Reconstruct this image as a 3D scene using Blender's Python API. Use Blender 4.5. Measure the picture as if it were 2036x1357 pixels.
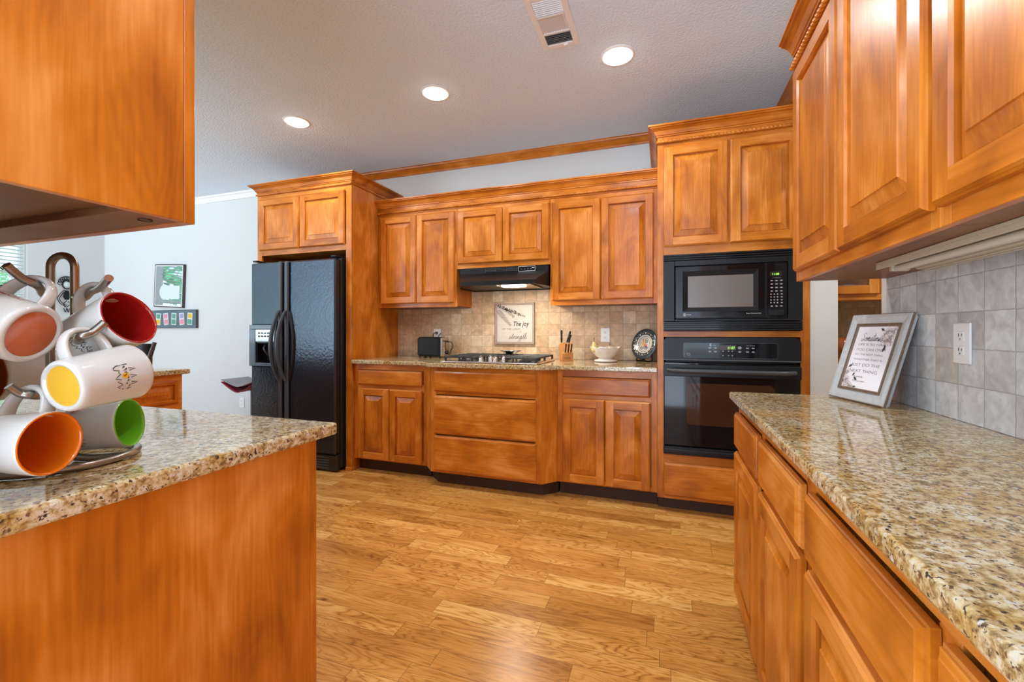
import bpy, bmesh, math, random
from mathutils import Vector, Matrix
random.seed(7)
PI = math.pi
for o in list(bpy.data.objects): bpy.data.objects.remove(o)
C = bpy.context.scene.collection
sc = bpy.context.scene

# ------------------------------------------------------------ camera, world, lights, exposure
H = 1.13; YAW = math.radians(19.25)
CA, SA = math.cos(YAW), math.sin(YAW)
cam = bpy.data.objects.new('camera', bpy.data.cameras.new('camera')); C.objects.link(cam)
cam.location = (0, 0, H); cam.rotation_euler = (PI/2, 0, YAW)
cam.data.sensor_width = 36; cam.data.lens = 36*865/2036
cam.data.shift_y = (660-678.5)/2036
cam.data.clip_start = 0.02
sc.camera = cam
sc.view_settings.view_transform = 'Standard'; sc.view_settings.look = 'None'
sc.view_settings.gamma = 1; sc.view_settings.use_curve_mapping = False
sc.view_settings.exposure = 0.24
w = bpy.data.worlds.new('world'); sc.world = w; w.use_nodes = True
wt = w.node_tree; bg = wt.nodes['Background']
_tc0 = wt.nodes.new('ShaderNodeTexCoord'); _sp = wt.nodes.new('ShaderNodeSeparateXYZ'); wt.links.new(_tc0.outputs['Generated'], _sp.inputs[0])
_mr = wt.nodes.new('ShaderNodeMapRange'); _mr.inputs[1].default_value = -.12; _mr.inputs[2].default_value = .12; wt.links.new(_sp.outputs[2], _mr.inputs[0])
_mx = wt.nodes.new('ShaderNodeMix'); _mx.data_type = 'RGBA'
_mx.inputs[6].default_value = (5.0, 5.9, 7.1, 1)      # added glow from below the horizon, brightens the ceiling
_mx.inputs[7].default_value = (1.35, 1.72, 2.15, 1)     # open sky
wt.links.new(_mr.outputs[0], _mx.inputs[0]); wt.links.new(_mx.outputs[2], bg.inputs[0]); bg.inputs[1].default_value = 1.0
def area_fill(name, loc, rot, sx, sy, en, col):
    l = bpy.data.lights.new(name, 'AREA'); l.shape = 'RECTANGLE'; l.size = sx; l.size_y = sy; l.energy = en; l.color = col
    o = bpy.data.objects.new(name, l); C.objects.link(o); o.location = loc; o.rotation_euler = rot; return o
area_fill('added_room_fill', (-5.3, -1.45, 1.25), (PI/2, 0, 0), 2.6, 2.1, 33, (.72, .88, 1.0))  # unseen area lamp added to brighten the breakfast room
sun = bpy.data.objects.new('sun', bpy.data.lights.new('sun', 'SUN')); C.objects.link(sun)
sun.data.energy = 14.0; sun.data.angle = 0.05; sun.rotation_euler = Vector((-.7, -.3, -.64)).to_track_quat('-Z', 'Y').to_euler()
CAN_W = 7.6
CEIL = 2.665
YW = 3.56       # back wall
XR = 0.787      # wall on the +X side
XL = -6.8       # far wall of the breakfast room

# ------------------------------------------------------------ materials
MATS = {}
def mat(name):
    m = bpy.data.materials.new(name); m.use_nodes = True; MATS[name] = m
    nt = m.node_tree; b = nt.nodes['Principled BSDF']
    return m, nt, b
def N(nt, t, **k):
    n = nt.nodes.new(t)
    for a, v in k.items(): setattr(n, a, v)
    return n
def simple(name, col, rough=0.5, metal=0.0, spec=0.5, noise=0.0, nscale=20, bump=0.0, bscale=80, emit=None, estr=0, coat=0):
    m, nt, b = mat(name)
    b.inputs['Base Color'].default_value = (*col, 1); b.inputs['Roughness'].default_value = rough
    b.inputs['Metallic'].default_value = metal; b.inputs['Specular IOR Level'].default_value = spec
    b.inputs['Coat Weight'].default_value = coat
    g = N(nt, 'ShaderNodeNewGeometry')
    n1 = N(nt, 'ShaderNodeTexNoise'); n1.inputs['Scale'].default_value = nscale; n1.inputs['Detail'].default_value = 4
    nt.links.new(g.outputs['Position'], n1.inputs['Vector'])
    if noise > 0:
        r = N(nt, 'ShaderNodeMapRange'); r.inputs[1].default_value = .3; r.inputs[2].default_value = .7
        r.inputs[3].default_value = 1-noise; r.inputs[4].default_value = 1+noise
        nt.links.new(n1.outputs[0], r.inputs[0])
        mx = N(nt, 'ShaderNodeVectorMath', operation='SCALE'); mx.inputs[0].default_value = col
        nt.links.new(r.outputs[0], mx.inputs['Scale']); nt.links.new(mx.outputs[0], b.inputs['Base Color'])
    if bump > 0:
        n2 = N(nt, 'ShaderNodeTexNoise'); n2.inputs['Scale'].default_value = bscale; n2.inputs['Detail'].default_value = 3
        nt.links.new(g.outputs['Position'], n2.inputs['Vector'])
        bp = N(nt, 'ShaderNodeBump'); bp.inputs['Strength'].default_value = bump; bp.inputs['Distance'].default_value = .004
        nt.links.new(n2.outputs[0], bp.inputs['Height']); nt.links.new(bp.outputs[0], b.inputs['Normal'])
    if emit:
        b.inputs['Emission Color'].default_value = (*emit, 1); b.inputs['Emission Strength'].default_value = estr
    return m
def ramp(nt, pts, interp='LINEAR'):
    r = N(nt, 'ShaderNodeValToRGB'); cr = r.color_ramp; cr.interpolation = interp
    while len(cr.elements) > 1: cr.elements.remove(cr.elements[-1])
    cr.elements[0].position = pts[0][0]; cr.elements[0].color = (*pts[0][1], 1)
    for p, c in pts[1:]:
        e = cr.elements.new(p); e.color = (*c, 1)
    return r
def mth(nt, op, a, b=None, c=None):
    n = N(nt, 'ShaderNodeMath', operation=op)
    for i, v in enumerate((a, b, c)):
        if v is None: continue
        if isinstance(v, (int, float)): n.inputs[i].default_value = v
        else: nt.links.new(v, n.inputs[i])
    return n.outputs[0]
def wood(name, axis, dark, mid, light, rough=0.3, streak=1.0):
    """stained maple, grain along axis; the face attribute «tone» gives every board its own shade"""
    m, nt, b = mat(name)
    g = N(nt, 'ShaderNodeNewGeometry'); at = N(nt, 'ShaderNodeAttribute'); at.attribute_name = 'tone'
    off = N(nt, 'ShaderNodeVectorMath', operation='SCALE'); off.inputs[0].default_value = (3.1, 5.7, 7.3)
    nt.links.new(at.outputs['Fac'], off.inputs['Scale'])
    ad = N(nt, 'ShaderNodeVectorMath', operation='ADD')
    nt.links.new(g.outputs['Position'], ad.inputs[0]); nt.links.new(off.outputs[0], ad.inputs[1])
    def nz(sc_al, sc_ac, det, dist=0.0):
        mp = N(nt, 'ShaderNodeMapping'); s = [sc_ac]*3; s[axis] = sc_al; mp.inputs['Scale'].default_value = s
        nt.links.new(ad.outputs[0], mp.inputs[0])
        n = N(nt, 'ShaderNodeTexNoise'); n.inputs['Scale'].default_value = 1; n.inputs['Detail'].default_value = det
        n.inputs['Distortion'].default_value = dist
        nt.links.new(mp.outputs[0], n.inputs['Vector']); return n.outputs[0]
    blot = nz(3.5, 7, 3, .6); fine = nz(6, 130, 3); cath = nz(1.6, 11, 2, .4)
    band = mth(nt, 'SINE', mth(nt, 'MULTIPLY', cath, 60.0))
    v = mth(nt, 'ADD', mth(nt, 'MULTIPLY', blot, .62), mth(nt, 'MULTIPLY', fine, .19*streak))
    v = mth(nt, 'ADD', v, mth(nt, 'MULTIPLY', band, .018*streak))
    v = mth(nt, 'ADD', v, mth(nt, 'MULTIPLY', at.outputs['Fac'], .045))
    r = ramp(nt, [(.26, dark), (.42, mid), (.58, light)]); nt.links.new(v, r.inputs[0])
    nt.links.new(r.outputs[0], b.inputs['Base Color'])
    b.inputs['Roughness'].default_value = rough; b.inputs['Specular IOR Level'].default_value = .38
    b.inputs['Coat Weight'].default_value = .06; b.inputs['Coat Roughness'].default_value = .10
    bp = N(nt, 'ShaderNodeBump'); bp.inputs['Strength'].default_value = .06; bp.inputs['Distance'].default_value = .001
    nt.links.new(fine, bp.inputs['Height']); nt.links.new(bp.outputs[0], b.inputs['Normal'])
    return m
WD, WM, WL = (.35, .088, .0060), (.58, .172, .0110), (.78, .305, .062)
wood('wood_x', 0, WD, WM, WL); wood('wood_y', 1, WD, WM, WL); wood('wood_z', 2, WD, WM, WL)
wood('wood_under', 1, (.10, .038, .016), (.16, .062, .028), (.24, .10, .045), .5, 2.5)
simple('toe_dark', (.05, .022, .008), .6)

def granite():
    m, nt, b = mat('granite')
    g = N(nt, 'ShaderNodeNewGeometry')
    def nz(s, det=3, dist=0, rough=.6, off=0):
        mp = N(nt, 'ShaderNodeMapping'); mp.inputs['Location'].default_value = (off, off*1.3, off*.7)
        nt.links.new(g.outputs['Position'], mp.inputs[0])
        n = N(nt, 'ShaderNodeTexNoise'); n.inputs['Scale'].default_value = s; n.inputs['Detail'].default_value = det
        n.inputs['Roughness'].default_value = rough; n.inputs['Distortion'].default_value = dist
        nt.links.new(mp.outputs[0], n.inputs['Vector']); return n.outputs[0]
    base = ramp(nt, [(.32, (.20, .12, .05)), (.43, (.42, .28, .12)), (.52, (.60, .47, .26)), (.63, (.70, .63, .47)), (.75, (.54, .51, .45))])
    nt.links.new(nz(88, 4, .3), base.inputs[0])
    gold = ramp(nt, [(.45, (0, 0, 0)), (.62, (1, 1, 1))]); nt.links.new(nz(9, 3, .5, off=3), gold.inputs[0])
    mx = N(nt, 'ShaderNodeMix', data_type='RGBA', blend_type='MULTIPLY'); mx.inputs[7].default_value = (.86, .72, .46, 1)
    nt.links.new(gold.outputs[0], mx.inputs[0]); nt.links.new(base.outputs[0], mx.inputs[6])
    def speck(scale, lo, hi, col, prev, off, dist=.3):
        r = ramp(nt, [(lo, (0, 0, 0)), (hi, (1, 1, 1))]); nt.links.new(nz(scale, 3, dist, .55, off), r.inputs[0])
        x = N(nt, 'ShaderNodeMix', data_type='RGBA'); x.inputs[7].default_value = (*col, 1)
        nt.links.new(r.outputs[0], x.inputs[0]); nt.links.new(prev, x.inputs[6]); return x.outputs[2]
    c = speck(150, .585, .66, (.13, .075, .04), mx.outputs[2], 5)
    c = speck(115, .605, .66, (.045, .032, .03), c, 9)
    c = speck(75, .63, .70, (.62, .58, .53), c, 14)
    c = speck(42, .66, .69, (.20, .09, .06), c, 21)
    nt.links.new(c, b.inputs['Base Color'])
    b.inputs['Roughness'].default_value = .06; b.inputs['Specular IOR Level'].default_value = .6
    return m
granite()

def tile(name, ax, s, p0, z0, sz, cols, grout, seed=0.0, chip=1.0):
    """tumbled travertine squares; ax = 0 or 1 picks the wall's horizontal axis"""
    m, nt, b = mat(name)
    g = N(nt, 'ShaderNodeNewGeometry'); sp = N(nt, 'ShaderNodeSeparateXYZ'); nt.links.new(g.outputs['Position'], sp.inputs[0])
    n0 = N(nt, 'ShaderNodeTexNoise'); n0.inputs['Scale'].default_value = 45; nt.links.new(g.outputs['Position'], n0.inputs['Vector'])
    wob = mth(nt, 'MULTIPLY', mth(nt, 'SUBTRACT', n0.outputs[0], .5), .05)
    u = mth(nt, 'ADD', mth(nt, 'DIVIDE', mth(nt, 'SUBTRACT', sp.outputs[ax], p0), s), wob)
    v = mth(nt, 'ADD', mth(nt, 'DIVIDE', mth(nt, 'SUBTRACT', sp.outputs[2], z0), sz), wob)
    fu, fv = mth(nt, 'FRACT', u), mth(nt, 'FRACT', v)
    iu, iv = mth(nt, 'FLOOR', u), mth(nt, 'FLOOR', v)
    cb = N(nt, 'ShaderNodeCombineXYZ'); nt.links.new(iu, cb.inputs[0]); nt.links.new(iv, cb.inputs[1]); cb.inputs[2].default_value = seed
    wn = N(nt, 'ShaderNodeTexWhiteNoise'); wn.noise_dimensions = '3D'; nt.links.new(cb.outputs[0], wn.inputs['Vector'])
    r = ramp(nt, [(i/(len(cols)-1), c) for i, c in enumerate(cols)]); nt.links.new(wn.outputs['Value'], r.inputs[0])
    # clouds and veins in the stone
    ofs = N(nt, 'ShaderNodeVectorMath', operation='MULTIPLY_ADD'); nt.links.new(wn.outputs['Color'], ofs.inputs[0]); ofs.inputs[1].default_value = (9, 9, 9)
    nt.links.new(g.outputs['Position'], ofs.inputs[2])
    n1 = N(nt, 'ShaderNodeTexNoise'); n1.inputs['Scale'].default_value = 24; n1.inputs['Detail'].default_value = 6; n1.inputs['Distortion'].default_value = .8
    nt.links.new(ofs.outputs[0], n1.inputs['Vector'])
    rr = N(nt, 'ShaderNodeMapRange'); rr.inputs[1].default_value = .3; rr.inputs[2].default_value = .7; rr.inputs[3].default_value = .78; rr.inputs[4].default_value = 1.18
    nt.links.new(n1.outputs[0], rr.inputs[0])
    ml = N(nt, 'ShaderNodeVectorMath', operation='SCALE'); nt.links.new(r.outputs[0], ml.inputs[0]); nt.links.new(rr.outputs[0], ml.inputs['Scale'])
    # pits
    n2 = N(nt, 'ShaderNodeTexNoise'); n2.inputs['Scale'].default_value = 95; n2.inputs['Detail'].default_value = 2; nt.links.new(ofs.outputs[0], n2.inputs['Vector'])
    pit = mth(nt, 'MULTIPLY', mth(nt, 'GREATER_THAN', n2.outputs[0], .70), mth(nt, 'GREATER_THAN', n1.outputs[0], .52))
    # grout
    d = mth(nt, 'MINIMUM', mth(nt, 'MINIMUM', fu, mth(nt, 'SUBTRACT', 1.0, fu)), mth(nt, 'MINIMUM', fv, mth(nt, 'SUBTRACT', 1.0, fv)))
    gm = N(nt, 'ShaderNodeMapRange'); gm.inputs[1].default_value = .008; gm.inputs[2].default_value = .020; gm.inputs[3].default_value = 1; gm.inputs[4].default_value = 0
    nt.links.new(d, gm.inputs[0])
    mk = mth(nt, 'MAXIMUM', mth(nt, 'MULTIPLY', gm.outputs[0], .75), mth(nt, 'MULTIPLY', pit, .55*chip))
    mx = N(nt, 'ShaderNodeMix', data_type='RGBA'); mx.inputs[7].default_value = (*grout, 1)
    nt.links.new(mk, mx.inputs[0]); nt.links.new(ml.outputs[0], mx.inputs[6]); nt.links.new(mx.outputs[2], b.inputs['Base Color'])
    hd = mth(nt, 'SUBTRACT', mth(nt, 'MULTIPLY', n1.outputs[0], .3), mth(nt, 'ADD', gm.outputs[0], mth(nt, 'MULTIPLY', pit, .8)))
    bp = N(nt, 'ShaderNodeBump'); bp.inputs['Strength'].default_value = .5; bp.inputs['Distance'].default_value = .002
    nt.links.new(hd, bp.inputs['Height']); nt.links.new(bp.outputs[0], b.inputs['Normal'])
    b.inputs['Roughness'].default_value = .55; b.inputs['Specular IOR Level'].default_value = .35
tile('tile_back', 0, .1013, -.813, .902, .0975, [(.50, .34, .20), (.66, .49, .32), (.58, .40, .25), (.74, .60, .42), (.60, .43, .28)], (.36, .25, .16), 1.0, .5)
tile('tile_right', 1, .1055, 1.349, .882, .1007, [(.52, .51, .49), (.68, .69, .69), (.58, .575, .56), (.76, .77, .77), (.54, .50, .45)], (.40, .40, .39), 4.0, 1.0)
tile('tile_pantry', 0, .10, 0, .9, .10, [(.36, .23, .12), (.42, .28, .15)], (.25, .16, .09), 2.0)

def floor_mat():
    m, nt, b = mat('oak_floor')
    g = N(nt, 'ShaderNodeNewGeometry'); sp = N(nt, 'ShaderNodeSeparateXYZ'); nt.links.new(g.outputs['Position'], sp.inputs[0])
    W = .086
    ry = mth(nt, 'DIVIDE', sp.outputs[1], W); row = mth(nt, 'FLOOR', ry); fy = mth(nt, 'FRACT', ry)
    wn = N(nt, 'ShaderNodeTexWhiteNoise'); wn.noise_dimensions = '1D'; nt.links.new(row, wn.inputs['W'])
    s3 = N(nt, 'ShaderNodeSeparateColor'); nt.links.new(wn.outputs['Color'], s3.inputs[0])
    L = mth(nt, 'ADD', .42, mth(nt, 'MULTIPLY', s3.outputs[0], .55))
    ux = mth(nt, 'ADD', mth(nt, 'DIVIDE', sp.outputs[0], L), mth(nt, 'MULTIPLY', s3.outputs[1], 7.0))
    ix = mth(nt, 'FLOOR', ux); fx = mth(nt, 'FRACT', ux)
    cb = N(nt, 'ShaderNodeCombineXYZ'); nt.links.new(ix, cb.inputs[0]); nt.links.new(row, cb.inputs[1])
    w2 = N(nt, 'ShaderNodeTexWhiteNoise'); w2.noise_dimensions = '3D'; nt.links.new(cb.outputs[0], w2.inputs['Vector'])
    s4 = N(nt, 'ShaderNodeSeparateColor'); nt.links.new(w2.outputs['Color'], s4.inputs[0])
    ofs = N(nt, 'ShaderNodeVectorMath', operation='MULTIPLY_ADD'); nt.links.new(w2.outputs['Color'], ofs.inputs[0]); ofs.inputs[1].default_value = (17, 13, 11)
    nt.links.new(g.outputs['Position'], ofs.inputs[2])
    def nz(sx, sy, det, dist=0.0):
        mp = N(nt, 'ShaderNodeMapping'); mp.inputs['Scale'].default_value = (sx, sy, 1); nt.links.new(ofs.outputs[0], mp.inputs[0])
        n = N(nt, 'ShaderNodeTexNoise'); n.inputs['Scale'].default_value = 1; n.inputs['Detail'].default_value = det; n.inputs['Distortion'].default_value = dist
        nt.links.new(mp.outputs[0], n.inputs['Vector']); return n.outputs[0]
    cath = nz(1.7, 9.5, 3, .5)
    rings = mth(nt, 'POWER', mth(nt, 'ABSOLUTE', mth(nt, 'SINE', mth(nt, 'MULTIPLY', cath, 62.0))), .55)
    pores = nz(9, 230, 3); blot = nz(2.4, 8, 3, .4)
    kr = N(nt, 'ShaderNodeMapRange'); kr.inputs[1].default_value = .20; kr.inputs[2].default_value = .29; kr.inputs[3].default_value = 1; kr.inputs[4].default_value = 0; nt.links.new(nz(6, 12, 3, .5), kr.inputs[0]); knot = kr.outputs[0]
    v = mth(nt, 'ADD', mth(nt, 'MULTIPLY_ADD', w2.outputs['Value'], .15, .06), mth(nt, 'MULTIPLY', blot, .55))
    v = mth(nt, 'ADD', v, mth(nt, 'MULTIPLY', rings, mth(nt, 'ADD', .14, mth(nt, 'MULTIPLY', s4.outputs[1], .26)))); v = mth(nt, 'ADD', v, mth(nt, 'MULTIPLY', pores, .30))
    v = mth(nt, 'SUBTRACT', v, mth(nt, 'MULTIPLY', knot, .4))
    r = ramp(nt, [(.34, (.15, .046, .006)), (.56, (.38, .140, .022)), (.78, (.62, .27, .055)), (1.0, (.80, .44, .13))])
    nt.links.new(v, r.inputs[0])
    ey = mth(nt, 'MULTIPLY', mth(nt, 'MINIMUM', fy, mth(nt, 'SUBTRACT', 1.0, fy)), W)
    ex = mth(nt, 'MULTIPLY', mth(nt, 'MINIMUM', fx, mth(nt, 'SUBTRACT', 1.0, fx)), L)
    gap = mth(nt, 'LESS_THAN', mth(nt, 'MINIMUM', ex, ey), .0011)
    mx = N(nt, 'ShaderNodeMix', data_type='RGBA'); mx.inputs[7].default_value = (.16, .07, .02, 1)
    nt.links.new(mth(nt, 'MULTIPLY', gap, .7), mx.inputs[0]); nt.links.new(r.outputs[0], mx.inputs[6]); nt.links.new(mx.outputs[2], b.inputs['Base Color'])
    b.inputs['Roughness'].default_value = .27; b.inputs['Specular IOR Level'].default_value = .45
    bp = N(nt, 'ShaderNodeBump'); bp.inputs['Strength'].default_value = .12; bp.inputs['Distance'].default_value = .002
    nt.links.new(mth(nt, 'SUBTRACT', mth(nt, 'MULTIPLY', pores, .4), gap), bp.inputs['Height']); nt.links.new(bp.outputs[0], b.inputs['Normal'])
floor_mat()
simple('ceiling_paint', (.74, .86, .97), .9, bump=1.0, bscale=75)
simple('wall_paint', (.65, .665, .645), .75, bump=.15, bscale=120)
simple('cream_paint', (.70, .68, .62), .7, bump=.12, bscale=120)
simple('white_paint', (.85, .85, .84), .45)
simple('white_plastic', (.86, .86, .85), .3)
simple('black_plastic', (.016, .016, .017), .22)
simple('black_satin', (.010, .010, .011), .34, spec=.28)
simple('black_gloss', (.005, .005, .006), .06, spec=.35)
simple('oven_glass', (.05, .022, .010), .05, spec=.35)
simple('window_mesh', (.17, .145, .125), .14)
simple('dark_grey', (.05, .052, .055), .4)
simple('fridge_door', (.007, .009, .015), .22, bump=.40, bscale=60, spec=.62)
MATS['fridge_door'].node_tree.nodes['Principled BSDF'].inputs['IOR'].default_value = 1.6
MATS['fridge_door'].node_tree.nodes['Principled BSDF'].inputs['Specular Tint'].default_value = (.72, .86, 1, 1)
simple('fridge_trim', (.05, .056, .066), .3)
simple('dispenser_trim', (.11, .145, .18), .22, spec=.9)
simple('fridge_case', (.014, .013, .013), .45)
simple('steel', (.62, .60, .57), .26, 1.0)
simple('bright_steel', (.80, .80, .80), .15, 1.0)
simple('brushed_nickel', (.36, .315, .27), .30, 1.0)
simple('cast_iron', (.018, .016, .015), .55, bump=.2)
simple('ceramic_white', (.62, .61, .57), .10, coat=.4)
for n_, c_ in [('glaze_orange', (.78, .19, .008)), ('glaze_green', (.16, .48, .025)), ('glaze_red', (.36, .012, .010)),
               ('glaze_yellow', (.74, .42, .03)), ('glaze_clay', (.58, .155, .055)), ('glaze_brown', (.42, .09, .02))]:
    simple(n_, c_, .14, coat=.3, noise=.05)
simple('ink', (.02, .018, .02), .5); simple('ink_brown', (.05, .032, .015), .6); simple('ink_grey', (.09, .09, .10), .6); simple('button_print', (.30, .31, .33), .5)
simple('ink_red', (.35, .05, .04), .5); simple('ink_white', (.75, .76, .78), .4)
simple('display_green', (.02, .05, .01), .4, emit=(.45, 1, .08), estr=1.6)
simple('display_blue', (.3, .55, .9), .4)
simple('paper', (.92, .92, .97), .25, coat=.4); simple('board_white', (.55, .51, .47), .6, noise=.04, nscale=30)
simple('frame_taupe', (.33, .26, .21), .5, noise=.1); simple('frame_silver', (.52, .54, .54), .35, noise=.06, nscale=60)
simple('frame_bronze', (.20, .135, .09), .45, noise=.25, nscale=160); simple('frame_dark', (.07, .05, .045), .4)
simple('block_wood', (.52, .22, .06), .4, noise=.15, nscale=30)
simple('pear_skin', (.72, .56, .22), .4, noise=.15, nscale=60); simple('stem_brown', (.07, .04, .02), .6)
simple('bowl_ceramic', (.80, .76, .68), .18); simple('bowl_dot', (.16, .14, .12), .6)
simple('plate_rim', (.045, .06, .062), .12); simple('plate_cream', (.66, .62, .52), .15); simple('plate_blue', (.10, .14, .18), .2)
simple('petal_pink', (.90, .80, .80), .6); simple('leaf_dark', (.045, .055, .035), .6); simple('leaf_green', (.05, .12, .05), .6)
simple('rooster_red', (.5, .03, .03), .3); simple('rooster_orange', (.75, .30, .08), .3); simple('plum', (.16, .08, .16), .4); simple('heart_yellow', (.75, .40, .02), .4)
simple('fixture_almond', (.50, .42, .31), .35); simple('tube_glass', (.62, .56, .46), .2)
simple('leather_black', (.014, .016, .02), .25); simple('chair_wood', (.06, .035, .025), .35); simple('stool_red', (.30, .015, .03), .35); simple('stool_grey', (.30, .30, .31), .35)
simple('mat_slate', (.10, .145, .17), .5); simple('mat_pale', (.66, .72, .70), .5); simple('print_green', (.10, .30, .20), .5); simple('print_yellow', (.75, .45, .02), .5); simple('print_pink', (.70, .25, .30), .5); simple('print_purple', (.35, .30, .5), .5)
simple('blind_white', (.86, .90, .88), .5); simple('foliage', (.07, .40, .16), .8, noise=.5, nscale=3); simple('lawn', (.07, .20, .05), .9, noise=.3, nscale=2)
simple('jar_amber', (.38, .09, .02), .06, coat=.6)
simple('filter_mesh', (.45, .33, .22), .4, .5)
simple('lens_white', (.9, .9, .9), .4, emit=(1, .96, .9), estr=14)
simple('hood_lens', (.9, .85, .8), .4, emit=(1, .90, .76), estr=18)
m, nt, b = mat('clear_glass'); b.inputs['Base Color'].default_value = (.95, .97, .97, 1); b.inputs['Roughness'].default_value = .02
b.inputs['Transmission Weight'].default_value = 1; b.inputs['IOR'].default_value = 1.45
m, nt, b = mat('picture_glass'); b.inputs['Base Color'].default_value = (.42, .50, .52, 1); b.inputs['Metallic'].default_value = .75; b.inputs['Roughness'].default_value = .02; b.inputs['Specular IOR Level'].default_value = 1.0; b.inputs['Coat Weight'].default_value = 1; b.inputs['Coat IOR'].default_value = 1.9; b.inputs['Coat Roughness'].default_value = .01

nt = MATS['blind_white'].node_tree; _b = nt.nodes['Principled BSDF']; _t = N(nt, 'ShaderNodeBsdfTranslucent'); _t.inputs[0].default_value = (.85, .92, .88, 1)
_m = N(nt, 'ShaderNodeMixShader'); _m.inputs[0].default_value = .55; nt.links.new(_b.outputs[0], _m.inputs[1]); nt.links.new(_t.outputs[0], _m.inputs[2]); nt.links.new(_m.outputs[0], nt.nodes['Material Output'].inputs[0])
# ------------------------------------------------------------ mesh builder
class MB:
    def __init__(s): s.v = []; s.f = []; s.m = []; s.t = []; s.s = []
    def add(s, vs, fs, m=0, tone=0.0, smooth=False):
        b0 = len(s.v); s.v += [Vector(p) for p in vs]
        for f in fs: s.f.append([b0+i for i in f]); s.m.append(m); s.t.append(tone); s.s.append(smooth)
    def quad(s, a, b, c, d, m=0, tone=0.0): s.add([a, b, c, d], [(0, 1, 2, 3)], m, tone)
    def box(s, x0, x1, y0, y1, z0, z1, m=0, tone=0.0, c=0.0):
        if x0 > x1: x0, x1 = x1, x0
        if y0 > y1: y0, y1 = y1, y0
        if z0 > z1: z0, z1 = z1, z0
        if c <= 0:
            s.add([(x, y, z) for z in (z0, z1) for y in (y0, y1) for x in (x0, x1)],
                  [(0, 2, 3, 1), (4, 5, 7, 6), (0, 1, 5, 4), (2, 6, 7, 3), (0, 4, 6, 2), (1, 3, 7, 5)], m, tone); return
        c = min(c, (x1-x0)/2.01, (y1-y0)/2.01, (z1-z0)/2.01)
        lo = (x0, y0, z0); hi = (x1, y1, z1); vs = []; ix = {}
        for sx in (0, 1):
            for sy in (0, 1):
                for sz in (0, 1):
                    for ax in range(3):
                        p = []
                        for k, sg in enumerate((sx, sy, sz)):
                            e = hi[k] if sg else lo[k]
                            if k != ax: e += -c if sg else c
                            p.append(e)
                        ix[(sx, sy, sz, ax)] = len(vs); vs.append(p)
        fs = []
        for ax in range(3):
            a, b_ = [k for k in range(3) if k != ax]
            for sg in (0, 1):
                q = []
                for (p, r) in ((0, 0), (1, 0), (1, 1), (0, 1)):
                    key = [0, 0, 0]; key[ax] = sg; key[a] = p; key[b_] = r; q.append(ix[(*key, ax)])
                fs.append(q)
        for ax in range(3):
            a, b_ = [k for k in range(3) if k != ax]
            for p in (0, 1):
                for r in (0, 1):
                    k0 = [0, 0, 0]; k0[a] = p; k0[b_] = r; k1 = list(k0); k1[ax] = 1
                    fs.append([ix[(*k0, a)], ix[(*k1, a)], ix[(*k1, b_)], ix[(*k0, b_)]])
        for sx in (0, 1):
            for sy in (0, 1):
                for sz in (0, 1): fs.append([ix[(sx, sy, sz, k)] for k in range(3)])
        s.add(vs, fs, m, tone)
    def loft(s, rings, m=0, tone=0.0, smooth=True, closed=True, cap0=False, cap1=False):
        n = len(rings[0]); vs = [p for r in rings for p in r]; fs = []
        for i in range(len(rings)-1):
            for j in range(n if closed else n-1):
                k = (j+1) % n; fs.append((i*n+j, i*n+k, (i+1)*n+k, (i+1)*n+j))
        s.add(vs, fs, m, tone, smooth)
        if cap0: s.add(rings[0], [list(range(n))[::-1]], m, tone)
        if cap1: s.add(rings[-1], [list(range(n))], m, tone)
    def tube(s, pts, r, seg=10, m=0, caps=True, closed=False, tone=0.0):
        pts = [Vector(p) for p in pts]; n = len(pts)
        rs = r if isinstance(r, (list, tuple)) else [r]*n
        tan = []
        for i in range(n):
            if closed: t = pts[(i+1) % n]-pts[i-1]
            else: t = pts[min(i+1, n-1)]-pts[max(i-1, 0)]
            tan.append(t.normalized() if t.length > 1e-9 else Vector((0, 0, 1)))
        up = Vector((0, 0, 1)) if abs(tan[0].z) < .9 else Vector((1, 0, 0))
        a = tan[0].cross(up).normalized(); rings = []
        for i in range(n):
            a = (a-tan[i]*a.dot(tan[i])).normalized(); b_ = tan[i].cross(a)
            rings.append([pts[i]+(a*math.cos(2*PI*k/seg)+b_*math.sin(2*PI*k/seg))*rs[i] for k in range(seg)])
        if closed: rings.append(rings[0])
        s.loft(rings, m, tone, True, True, caps and not closed, caps and not closed)
    def lathe(s, prof, M=None, seg=32, m=0, tone=0.0, smooth=True):
        M = M or Matrix(); rings = []
        for r, z in prof: rings.append([M @ Vector((r*math.cos(2*PI*k/seg), r*math.sin(2*PI*k/seg), z)) for k in range(seg)])
        s.loft(rings, m, tone, smooth)
    def disc(s, r, z, M=None, seg=32, m=0):
        M = M or Matrix(); s.add([M @ Vector((r*math.cos(2*PI*k/seg), r*math.sin(2*PI*k/seg), z)) for k in range(seg)], [list(range(seg))], m)
    def ball(s, c, rx, ry, rz, m=0, seg=16, ring=10, M=None, tone=0):
        M = M or Matrix(); c = Vector(c)
        s.loft([[M @ (c+Vector((rx*math.sin(PI*i/ring)*math.cos(2*PI*k/seg), ry*math.sin(PI*i/ring)*math.sin(2*PI*k/seg), -rz*math.cos(PI*i/ring)))) for k in range(seg)] for i in range(ring+1)], m, tone)
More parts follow.
